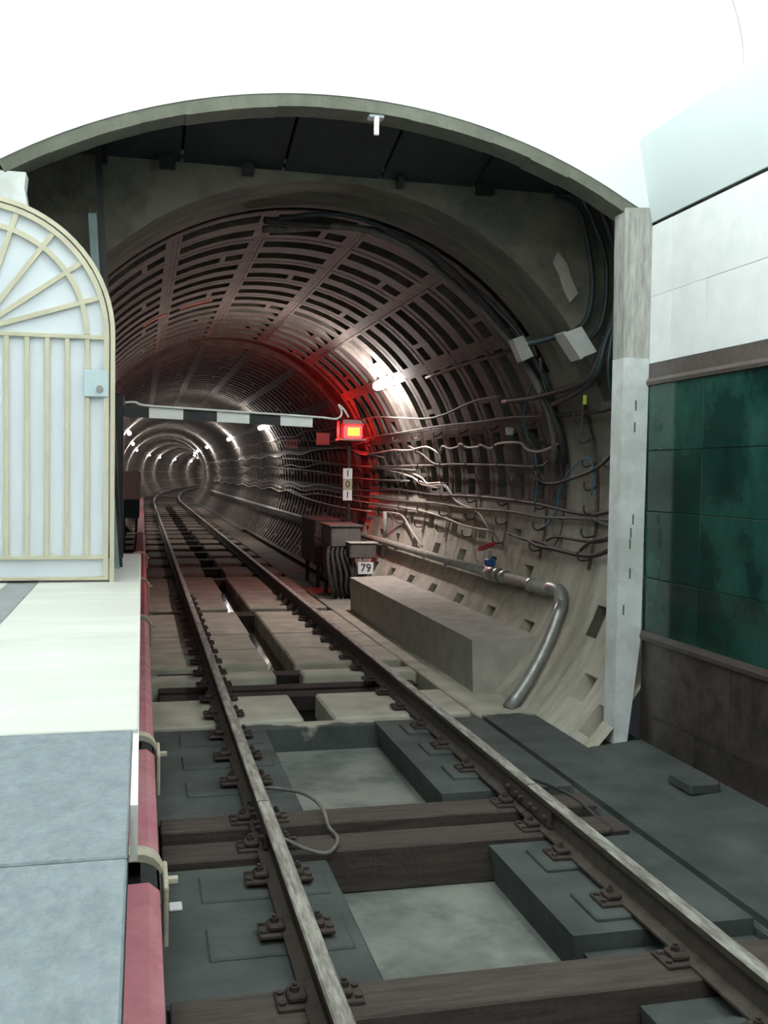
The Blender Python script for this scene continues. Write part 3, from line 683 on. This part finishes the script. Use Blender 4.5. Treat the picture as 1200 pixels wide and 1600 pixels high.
ordn = ['nearest', 'second', 'third', 'fourth', 'fifth', 'sixth', 'seventh', 'eighth', 'ninth', 'tenth', 'eleventh', 'twelfth']
for i, y in enumerate((14.2, 29.4, 40.6, 54.5, 65.0, 73.5, 84.0, 97.0, 110.0, 123.0, 136.0, 149.0)):
    lamp(38.5, y, f'{ordn[i]} bright lamp along the right tunnel wall', 0.75 if i == 0 else 0.65)
for i, y in enumerate((36.4, 51.0, 67.0, 88.0, 101.0, 118.0, 135.0, 150.0, 164.0)):
    lamp(141.5, y, f'{ordn[i]} bright lamp along the left tunnel wall')

# ================================================================== ADDED HALL LIGHTS (unseen tubes placed to brighten the hall and end wall)
FILL_POS = [(x, y) for x in (-2.1, 0.45) for y in (-8.5, -4.5, -0.5, 3.0, 5.4)]
for i, (x, y) in enumerate(FILL_POS):
    root = thing('hall_fill_light', f'{ordn[i % 5]} added unseen tube light from the back, over the {"platform" if x < -1 else "track"}', 'lamp', (x, y, vault_z(x)-0.22), group='added light tubes under the vault')
    inst('glass_tube', MB().tube([(0, -.75, -.55), (0, .75, -.55)], .06, 12).mesh('glass_tube', 'hall_fill_tube'), root)
    for s in (-.72, .72): inst('suspension_rod', MB().tube([(0, s, .15), (0, s, -.50)], .012, 6).mesh('suspension_rod', 'white_paint'), root)

# ================================================================== SIGNAL, PLATES, EQUIPMENT
sg = thing('signal_lamp', 'red glowing signal lamp on a post by the right tunnel wall', 'signal', (2.02, 17.1, -0.215))
adopt(MB().tube([(2.05, 17.2, -.215), (2.05, 17.2, 2.36)], .03, 10).build('post', 'iron_dark'), sg)
adopt(MB().box(1.84, 2.24, 17.05, 17.3, 2.42, 2.74, bev=.015).build('housing', 'iron_dark'), sg)
ln = adopt(MB().box(1.91, 2.22, 16.93, 17.06, 2.43, 2.65, bev=.02).build('lens', 'red_lens'), sg)
o = MB().box(1.96, 2.17, 16.922, 16.935, 2.47, 2.61, bev=.005).build('glowing_filament', 'red_filament'); o.parent = ln; o.matrix_parent_inverse = Matrix.Identity(4)
pl = bpy.data.lights.new('signal_glow', 'POINT'); pl.color = (1.0, 0.02, 0.02); pl.energy = 75; pl.shadow_soft_size = 0.06
plo = bpy.data.objects.new('signal_glow', pl); COL.objects.link(plo); plo.location = (1.72, 17.38, 2.56); adopt(plo, sg)
adopt(MB().box(1.88, 2.26, 16.90, 17.3, 2.66, 2.745, bev=.01).build('hood', 'sign_pink'), sg)
adopt(MB().box(1.82, 2.28, 16.86, 17.3, 2.385, 2.42, bev=.006).build('tray', 'sign_pink'), sg)
vp = thing('number_plate', 'tall narrow number plate reading 1 0 1 below the red signal', 'sign', (2.0, 17.12, 1.35))
for i, (t, mt) in enumerate((('1', 'sign_white'), ('0', 'sign_yellow'), ('1', 'sign_white'))):
    z1 = 1.91-.187*i
    p_ = adopt(MB().box(1.925, 2.085, 17.10, 17.13, z1-.183, z1).build('plate', mt), vp)
    tm = text_mesh(t, .17, 'ink_black')
    o = inst('lettering', tm, p_, (2.005, 17.097, z1-.092), (math.radians(90), 0, 0))
def plate(y, x0, x1, z0, z1, mt, txt, label):
    r = thing('sign_plate', label, 'sign', (x1, y, z0))
    p_ = adopt(MB().box(x0, x1, y, y+.015, z0, z1).build('plate', mt), r)
    adopt(MB().box((x0+x1)/2, 2.56, y+.016, y+.04, z0+.06, z0+.09).build('arm', 'iron_grey'), r)
    if txt: inst('lettering', text_mesh(txt, (z1-z0)*.72, 'ink_black'), p_, ((x0+x1)/2, y-.003, (z0+z1)/2), (math.radians(90), 0, 0))
plate(24.0, 1.88, 2.17, 2.40, 2.62, 'sign_white', '104', 'small white wall plate reading 104 left of the red signal')
plate(20.0, 1.94, 2.21, 2.39, 2.63, 'sign_pink', None, 'blank pale plate just left of the red signal')

eq = thing('track_apparatus', 'dark track-side apparatus with lidded boxes and a 79 plate', 'apparatus', (1.9, 16.6, -0.215))
def E(mb, nm, mt, smooth=False): return adopt(mb.build(nm, mt, smooth=smooth), eq)
E(MB().box(1.52, 2.02, 16.0, 16.95, 0.62, 0.95, bev=.02), 'main_box', 'iron_grey')
E(MB().box(1.49, 2.05, 15.97, 16.98, 0.95, 0.985, bev=.01), 'lid', 'iron_grey')
E(MB().box(1.78, 2.22, 15.72, 16.0, 0.46, 0.70, bev=.02), 'front_box', 'iron_grey')
E(MB().box(1.76, 2.24, 15.70, 16.02, 0.70, 0.72, bev=.006), 'front_lid', 'cabinet_grey')
E(MB().box(1.55, 1.95, 16.1, 16.95, 0.02, 0.62, bev=.03), 'body', 'iron_dark')
E(MB().box(1.50, 1.98, 17.5, 19.0, 0.2, 1.02, bev=.03), 'rear_box', 'iron_dark')
for x in (1.60, 1.90):
    for y in (16.15, 16.85, 17.65, 18.85): E(MB().tube([(x, y, -.215), (x, y, .3)], .035, 8), 'leg', 'iron_dark')
for i in range(6):
    x = 1.50+.075*i
    E(MB().tube(smooth_pts([(x, 16.05, .62), (x-.05, 15.9, .5), (x-.04+.02*i, 15.82, .2), (x+.02, 15.86, -.05), (x+.12, 16.0, -.19)]), .028, 8), 'hose', 'iron_dark', True)
E(MB().tube([(1.54, 15.95, -.215), (1.54, 15.95, .6)], .02, 8), 'strut', 'iron_grey')
E(MB().tube([(1.86, 15.85, -.215), (1.86, 15.85, .46)], .022, 8), 'strut', 'iron_grey')
E(MB().tube([(1.45, 17.1, .75), (1.52, 15.95, .52)], .018, 8), 'rod', 'iron_grey')
sp = E(MB().box(1.905, 2.155, 15.67, 15.685, 0.215, 0.405), 'sign_plate', 'sign_white')
sp['label'] = 'white plate reading 79'
for x in (1.95, 2.11): E(MB().tube([(x, 15.69, .40), (x, 15.72, .47)], .006, 6), 'hook', 'galvanised')
inst('lettering', text_mesh('79', .18, 'ink_black'), sp, (2.03, 15.667, .31), (math.radians(90), 0, 0))

o = thing('pipe_stand', 'upright pale pipe stub with a thick lower sleeve behind the apparatus', 'pipe', (2.36, 15.9, 0.3))
adopt(MB().tube([(2.32, 15.6, .80), (2.32, 15.6, 1.22)], .035, 10).build('tube', 'pipe_paint', smooth=True), o)
adopt(MB().tube([(2.32, 15.6, .5), (2.32, 15.6, .80)], .055, 10).build('sleeve', 'pipe_paint', smooth=True), o)
adopt(MB().tube([(2.32, 15.6, 1.15), (2.45, 15.6, 1.2)], .02, 8).build('bracket', 'iron_grey'), o)

# ---- water pipe with valve
pp = thing('water_pipe', 'grey water pipe along the right tunnel wall, turning down to the floor', 'pipe', (1.84, 8.2, -0.2))
run = [onwall(-20.5, y, 2.45) for y in (58, 40, 26, 18, 14, 10.62)]
adopt(MB().tube(run, .052, 12).build('long_run', 'pipe_paint', smooth=True), pp)
adopt(MB().tube([onwall(-20.5, 10.25, 2.45), onwall(-20.3, 9.4, 2.45), onwall(-20.0, 8.85, 2.45)], .055, 12).build('short_run', 'pipe_paint', smooth=True), pp)
elb = smooth_pts([onwall(-20.0, 8.86, 2.45), onwall(-19.8, 8.72, 2.45), onwall(-20.5, 8.60, 2.455), onwall(-23, 8.52, 2.465)], 4)
adopt(MB().tube(elb, .064, 12).build('elbow', 'galvanised', smooth=True), pp)
adopt(MB().tube([onwall(-22+(-47.5+22)*i/8, 8.52-.3*i/8, 2.46) for i in range(9)], .055, 12).build('down_leg', 'galvanised', smooth=True), pp)
vc = Vector(onwall(-20.5, 10.44, 2.45))
vb = adopt(MB().tube([vc+Vector((0, .19, 0)), vc+Vector((0, .12, 0)), vc+Vector((0, .1, 0)), vc+Vector((0, -.1, 0)), vc+Vector((0, -.12, 0)), vc+Vector((0, -.19, 0))], [.055, .06, .085, .085, .06, .055], 14).build('valve_body', 'galvanised', smooth=True), pp)
adopt(MB().box(vc.x-.05, vc.x+.05, vc.y+.06, vc.y+.20, vc.z-.075, vc.z+.08, bev=.015).build('valve_flange', 'valve_blue'), pp)
adopt(MB().box(vc.x-.045, vc.x+.045, vc.y+.02, vc.y+.17, vc.z+.08, vc.z+.16, bev=.015).build('valve_bonnet', 'valve_blue'), pp)
adopt(MB().tube([vc+Vector((0, .1, .16)), vc+Vector((0, .1, .24))], .018, 8).build('stem', 'galvanised'), pp)
adopt(MB()._add([(vc.x-.03, vc.y+.02, vc.z+.31), (vc.x+.03, vc.y+.02, vc.z+.31), (vc.x+.03, vc.y+.42, vc.z+.22), (vc.x-.03, vc.y+.42, vc.z+.22),
                 (vc.x-.03, vc.y+.02, vc.z+.34), (vc.x+.03, vc.y+.02, vc.z+.34), (vc.x+.03, vc.y+.42, vc.z+.26), (vc.x-.03, vc.y+.42, vc.z+.26)],
                [(0, 1, 2, 3), (4, 5, 6, 7), (0, 1, 5, 4), (1, 2, 6, 5), (2, 3, 7, 6), (3, 0, 4, 7)]).build('lever', 'lever_red'), pp)
for y, d in ((10.25, .08), (10.05, .075), (9.3, .07)):
    c_ = Vector(onwall(-20.4, y, 2.45)); adopt(MB().tube([c_+Vector((0, -.02, 0)), c_+Vector((0, .02, 0))], d, 14).build('flange', 'galvanised'), pp)
for y in (9.6, 12.2, 14.8, 18, 22):
    c_ = Vector(onwall(-20.4, y, 2.45)); adopt(MB().box(c_.x-.02, c_.x+.14, y-.02, y+.02, c_.z-.075, c_.z-.05).build('support', 'iron_grey'), pp)

# ---- equipment cabinet on the left tunnel wall
cb = thing('equipment_cabinet', 'grey cabinet with a teal base on the left tunnel wall', 'cabinet', (-1.8, 26, -0.2))
adopt(MB().box(-2.05, -1.5, 26, 26.5, 1.08, 1.80, bev=.015).build('body', 'cabinet_grey'), cb)
adopt(MB().box(-1.97, -1.52, 26.02, 26.5, 0.62, 1.075, bev=.015).build('base', 'teal_paint'), cb)
adopt(MB().box(-2.0, -1.55, 25.985, 26.0, 1.12, 1.76, bev=.004).build('door', 'cabinet_grey'), cb)
for x in (-1.9, -1.6): adopt(MB().tube([(x, 26.25, -.23), (x, 26.25, .62)], .03, 8).build('leg', 'iron_dark'), cb)

# ---- junction boxes
jb = thing('junction_box', 'larger pale junction box near the column top on the right wall', 'junction box', (2.15, 8.0, 2.9))
adopt(MB().prism([(1.90, 3.0), (2.05, 3.06), (2.19, 2.86), (2.05, 2.80)], 7.72, 7.9).build('body', 'box_grey'), jb)
adopt(MB().prism([(1.885, 3.0), (1.90, 3.015), (2.065, 2.80), (2.045, 2.79)], 7.71, 7.91).build('cover', 'box_grey'), jb)
adopt(MB().prism([(2.03, 3.03), (2.12, 3.1), (2.2, 2.95), (2.12, 2.9)], 7.9, 8.02).build('back_plate', 'iron_grey'), jb)
jb = thing('junction_box', 'smaller pale junction box beside the bundled cables', 'junction box', (2.05, 8.85, 3.0))
adopt(MB().prism([(1.835, 3.075), (1.935, 3.115), (2.045, 2.93), (1.93, 2.875)], 8.74, 8.86).build('body', 'box_grey'), jb)
adopt(MB().prism([(1.90, 3.09), (2.06, 3.13), (2.13, 2.95), (1.99, 2.91)], 8.86, 8.9).build('back_plate', 'iron_grey'), jb)
jb = thing('junction_box', 'tiny white square box on the dark right tunnel wall', 'junction box', (2.42, 10.2, 2.3))
adopt(MB().box(2.32, 2.40, 10.15, 10.2, 2.26, 2.34, bev=.006).build('body', 'box_grey'), jb)
adopt(MB().box(2.38, 2.52, 10.16, 10.19, 2.28, 2.32).build('stalk', 'iron_grey'), jb)

# ================================================================== CABLES
CAB = [
 ('upper_tray', 'grey cable rising to the right just below the nearest lamp', 'cable_grey', .018, [(2.19,16.45,2.75),(2.22,14.7,2.67),(2.27,13.21,2.58),(2.26,12.19,2.59),(2.23,11.0,2.67),(2.23,10.03,2.66)]),
 ('second', 'thin straight cable above the pale wavy cable', 'cable_grey', .014, [(2.35,17.87,2.36),(2.32,16.71,2.44),(2.32,14.8,2.45),(2.32,12.55,2.46),(2.32,11.12,2.44),(2.32,10.14,2.44),(2.33,9.22,2.41)]),
 ('white_wavy', 'pale wavy cable sagging between hooks along the right wall', 'cable_pale', .019, [(2.36,19.12,2.31),(2.4,17.74,2.17),(2.4,16.39,2.18),(2.4,15.49,2.2),(2.4,14.46,2.18),(2.39,13.51,2.21),(2.42,12.96,2.11),(2.39,12.75,2.2),(2.4,12.45,2.16),(2.4,12.1,2.18),(2.39,11.96,2.21),(2.41,11.75,2.16),(2.41,11.35,2.16),(2.4,11.22,2.18),(2.41,10.91,2.13),(2.4,10.6,2.18),(2.4,9.96,2.17),(2.42,9.81,2.1),(2.42,9.48,2.07),(2.42,9.14,2.11),(2.41,8.94,2.15)]),
 ('below_wavy', 'grey cable running just under the pale wavy cable', 'cable_grey', .017, [(2.38,14.4,2.24),(2.42,13.81,2.11),(2.44,13.24,1.97),(2.44,12.28,1.96),(2.45,10.71,1.94),(2.45,9.58,1.92),(2.44,9.29,1.98)]),
 ('drooping', 'pale cable drooping from the lit ribs towards the valve', 'cable_pale', .02, [(2.45,16.28,1.9),(2.46,14.91,1.82),(2.47,13.85,1.7),(2.47,12.91,1.7),(2.47,12.33,1.48),(2.46,11.46,1.38),(2.44,11.0,1.2)]),
 ('long_low', 'long dark cable stretching low along the right wall to the column', 'cable_black', .024, [(2.47,20.25,1.51),(2.47,17.29,1.52),(2.47,15.74,1.57),(2.47,14.43,1.56),(2.47,13.31,1.54),(2.47,12.08,1.56),(2.47,10.75,1.56),(2.47,9.67,1.54),(2.47,8.49,1.48),(2.47,7.82,1.54),(2.47,7.3,1.55)]),
 ('low2', 'grey cable parallel beneath the long dark low cable', 'cable_grey', .02, [(2.46,19.12,1.41),(2.46,15.7,1.4),(2.46,13.28,1.43),(2.46,12.05,1.41),(2.46,10.39,1.43),(2.46,9.48,1.41),(2.47,8.48,1.44),(2.47,7.77,1.46),(2.47,7.2,1.47)]),
 ('low3', 'pale wavy low cable ending above the red lever', 'cable_pale', .018, [(2.45,18.28,1.31),(2.45,14.98,1.31),(2.45,13.66,1.29),(2.44,12.71,1.25),(2.43,11.78,1.19),(2.44,10.85,1.19)]),
 ('right_short', 'thick dark cable emerging from behind the column at mid height', 'cable_black', .03, [(2.34,8.86,2.4),(2.34,8.44,2.39),(2.34,7.92,2.39),(2.33,7.55,2.42),(2.33,7.1,2.45)]),
 ('thick_low', 'thick black cable sagging lowest beside the column', 'cable_black', .028, [(2.43,9.73,1.16),(2.42,9.48,1.12),(2.42,9.05,1.12),(2.42,8.55,1.11),(2.42,8.16,1.13),(2.44,7.74,1.23),(2.45,7.2,1.3)]),
 ('branch', 'short dark cable branching upward to the column', 'cable_black', .022, [(2.43,8.48,1.15),(2.44,8.29,1.24),(2.45,8.01,1.29),(2.46,7.76,1.34),(2.46,7.3,1.4)]),
 ('slant', 'pale grey cable slanting down towards the column', 'cable_grey', .02, [(2.47,8.67,1.5),(2.47,8.3,1.45),(2.46,8.04,1.41),(2.46,7.75,1.38),(2.46,7.3,1.34)]),
 ('loop', 'dark cable hanging in a wide loop left of the column', 'cable_black', .02, [(2.46,9.65,1.87),(2.46,9.5,1.77),(2.47,9.23,1.75),(2.46,8.87,1.79),(2.45,8.35,1.87),(2.44,8.03,1.96),(2.42,7.73,2.09),(2.4,7.3,2.2)]),
 ('loop2', 'thin black wire loop dangling against the column', 'cable_black', .01, [(2.39,8.26,2.24),(2.43,8.18,2.02),(2.45,8.04,1.91),(2.45,7.83,1.94),(2.43,7.72,2.07),(2.42,7.5,2.2)]),
 ('mid', 'grey cable level with the number plate under the signal', 'cable_grey', .02, [(2.44,20.13,1.99),(2.45,17.22,1.95),(2.45,14.61,1.95),(2.45,12.95,1.95)]),
 ('pair_a', 'lower of two short pale cables twisting by the lit ribs', 'cable_pale', .02, [(2.46,15.04,1.82),(2.46,14.42,1.77),(2.47,13.97,1.68),(2.47,13.11,1.64)]),
 ('pair_b', 'upper of two short pale cables twisting by the lit ribs', 'cable_pale', .02, [(2.46,14.41,1.83),(2.46,13.95,1.77),(2.47,13.63,1.67),(2.47,12.91,1.68),(2.47,12.52,1.53)]),
 ('tie', 'pale cable dropping from the pipe stub to the water pipe', 'cable_pale', .02, [(2.32,15.7,1.21),(2.44,15.04,1.19),(2.39,14.23,0.99),(2.34,13.47,0.82)]),
 ('blue1', 'long thin blue cable hanging from the smaller junction box', 'cable_blue', .012, [(2.08,8.99,2.94),(2.13,9.04,2.84),(2.19,9.12,2.75),(2.26,9.42,2.59),(2.33,9.68,2.41),(2.38,9.73,2.24),(2.42,9.63,2.11),(2.44,9.6,1.98),(2.46,9.6,1.85),(2.47,9.65,1.65),(2.47,9.7,1.45)]),
 ('blue2', 'blue cable bent over like a hook near the column', 'cable_blue', .012, [(2.47,8.35,1.66),(2.46,8.3,1.83),(2.44,8.32,1.97),(2.44,8.45,1.99),(2.45,8.7,1.92),(2.46,8.92,1.81),(2.47,9.08,1.66),(2.47,9.12,1.5),(2.46,9.3,1.36),(2.45,9.5,1.29)]),
 ('upper_dark', 'dark cable crossing the upper right wall behind the larger junction box', 'cable_black', .03, [(2.01,12.21,3.04),(2.0,10.78,3.05),(2.0,9.82,3.04),(2.02,9.01,3.03),(2.0,8.17,3.05),(2.01,7.93,3.04)]),
 ('vert1', 'thin grey cable curving down inside the bundle by the junction box', 'cable_grey', .016, [(2.1,8.72,2.91),(2.19,8.88,2.75),(2.28,8.94,2.56),(2.37,9.11,2.3),(2.41,9.23,2.14)]),
 ('far1', 'thin cable slanting down from the 104 plate past the signal', 'cable_grey', .022, [(2.19,29.91,2.73),(2.27,23.2,2.58),(2.36,19.12,2.31),(2.42,16.16,2.09)]),
 ('far2', 'cable passing behind the foot of the number plate', 'cable_grey', .024, [(2.44,31.85,1.98),(2.45,24.3,1.88),(2.47,18.37,1.73),(2.47,14.68,1.72)]),
 ('far3', 'lowest pale cable of the far right tunnel wall', 'cable_pale', .024, [(2.47,30.42,1.45),(2.44,25.2,1.23),(2.43,20.72,1.14),(2.43,17.09,1.16)]),
 ('far4', 'cable crossing behind the red signal post', 'cable_grey', .022, [(2.37,32.15,2.29),(2.41,25.04,2.15),(2.44,18.28,1.96),(2.45,14.27,1.88)]),
 ('low_r', 'dark cable sagging above the lowest thick cable by the column', 'cable_black', .02, [(2.44,9.29,1.19),(2.44,9.05,1.24),(2.44,8.51,1.24),(2.45,8.16,1.25),(2.45,7.75,1.32),(2.45,7.3,1.36)]),
 ('low_r2', 'dark cable drooping to the right of the red lever', 'cable_black', .02, [(2.44,10.37,1.19),(2.43,9.85,1.16),(2.43,9.39,1.16),(2.42,8.99,1.11)]),
 ('ch1', 'teal-black cable dropping from the chamber top, farthest from the column', 'cable_teal', .03, [(1.87,7.92,4.15),(2.01,7.92,4.12),(2.13,7.92,3.98),(2.23,7.92,3.51),(2.2,7.92,3.19),(2.07,7.92,3.05),(1.86,7.92,2.98),(1.67,7.95,2.93)]),
 ('ch2', 'second teal-black cable curving down behind the column top', 'cable_teal', .028, [(2.11,7.9,4.16),(2.25,7.9,3.9),(2.34,7.9,3.66),(2.35,7.9,3.33),(2.29,7.9,3.08),(2.14,7.9,2.93)]),
 ('ch3', 'long dark trunk cable sweeping from the chamber top to the left', 'cable_black', .035, [(2.24,7.8,4.05),(2.34,7.8,3.81),(2.41,7.8,3.5),(2.36,7.8,3.14),(2.23,7.8,2.8),(2.2,7.9,2.65),(2.2,8.4,2.6),(2.21,9.2,2.58),(2.22,10.0,2.6)]),
 ('ch4', 'dark trunk cable hugging the column in the upper chamber', 'cable_teal', .035, [(2.29,7.7,4.01),(2.39,7.7,3.86),(2.41,7.7,3.58),(2.4,7.7,3.3),(2.26,7.7,2.95),(2.22,7.8,2.66),(2.24,8.3,2.55),(2.27,8.8,2.5)]),
 ('wire1', 'thin dark wire hanging straight beside the column, nearer the tunnel', 'cable_black', .009, [(2.36,7.75,2.62),(2.4,7.8,2.3),(2.46,7.85,1.95),(2.47,7.9,1.6),(2.46,7.95,1.2)]),
 ('wire2', 'thin dark wire hanging tight against the column edge', 'cable_black', .009, [(2.3,7.3,2.7),(2.4,7.35,2.25),(2.46,7.4,1.8),(2.47,7.42,1.4)]),
 ('wire3', 'thin grey wire slanting under the larger junction box', 'cable_grey', .01, [(2.08,7.92,2.84),(2.2,8.05,2.66),(2.3,8.2,2.45),(2.38,8.4,2.2)]),
 ('wire4', 'thin dark wire dangling between the blue cables', 'cable_black', .009, [(2.4,9.05,2.2),(2.45,9.0,1.9),(2.47,8.95,1.6),(2.46,8.98,1.3),(2.44,9.1,1.15)]),
 ('ch5', 'short teal cable ending beside the column below the boxes', 'cable_teal', .02, [(2.35,7.6,3.28),(2.27,7.6,3.0),(2.24,7.6,2.72),(2.3,7.65,2.48),(2.38,7.7,2.3)]),
]
EXT = {'upper_tray', 'second', 'white_wavy', 'mid', 'long_low', 'low2', 'low3'}
for k_, lab, mt, r_, pts in CAB:
    if k_ in EXT:
        x, y, z = pts[0]; an = math.degrees(math.atan2(z-ZC, x)); pre = []
        yy = 60.0; i = 0
        while yy > y+2.2:
            pre.append(onwall(an+(0.9 if i % 2 else -0.9), yy, 2.46)); yy -= 2.2; i += 1
        pts = pre+list(pts)
    o = MB().tube(smooth_pts(pts, 4), r_*.78, 6).build('tunnel_cable', mt, smooth=True)
    tag(o, lab, 'cable', 'cables on the right tunnel wall')
# bundled cables following the groove behind the collar
for i, (rr_, yy, mt, lab) in enumerate(((2.47, 8.92, 'cable_black', 'thick dark cable arching along the collar groove'), (2.45, 9.0, 'cable_grey', 'grey cable arching beside the collar groove'),
                                        (2.49, 8.87, 'cable_teal', 'teal cable arching tight against the collar edge'))):
    pts = [onwall(100-(100-8)*t/24, yy+.12*math.sin(t*.5+i)+.004*t, rr_-.02*math.sin(t*.7+i)) for t in range(25)]
    o = MB().tube(pts, .034 if i < 2 else .022, 8).build('arch_cable', mt, smooth=True); tag(o, lab, 'cable', 'cables arching round the collar')
# hook brackets carrying the cables
hook = MB()
hp = smooth_pts([(2.50, 0, 0), (2.46, 0, -.015), (2.425, 0, -.03), (2.40, 0, -.015), (2.395, 0, .02)], 3)
for i, y in enumerate((7.55, 8.35, 9.5, 10.6, 11.7, 12.8, 13.9, 15.0)):
    r_ = thing('cable_bracket', f'{ordn[i]} strip of cable hooks on the right wall, counted from the column', 'bracket', (2.5, y, 1.0), group='cable hook strips')
    mb = MB(); mb.strip([(onwall(a, y-.02, 2.535), onwall(a, y+.02, 2.535)) for a in range(-14, 23, 3)])
    mb.strip([(onwall(a, y-.02, 2.52), onwall(a, y+.02, 2.52)) for a in range(-14, 23, 3)]); adopt(mb.build('strip', 'iron_grey'), r_)
    for a in range(-12, 21, 5):
        q = Vector(onwall(a, y, 2.52)); n_ = Vector((math.cos(math.radians(a)), 0, math.sin(math.radians(a))))
        pts = [q, q-n_*.05+Vector((0, 0, -.02)), q-n_*.1+Vector((0, 0, -.025)), q-n_*.125+Vector((0, 0, .01)), q-n_*.12+Vector((0, 0, .05))]
        adopt(MB().tube(smooth_pts(pts, 2), .009, 5).build('hook', 'iron_dark'), r_)
o = MB().box(2.20, 2.215, 7.95, 7.99, 2.44, 2.52).build('cable_tag', 'tag_yellow'); tag(o, 'small yellow-green tag tied to a cable by the column', 'tag')

# ---- litter by the left rail
o = MB().box(-1.33, -1.27, 4.66, 4.74, -.215, -.20, bev=.004).build('litter_scrap', 'sign_white'); tag(o, 'small white and blue scrap lying left of the left rail', 'litter')
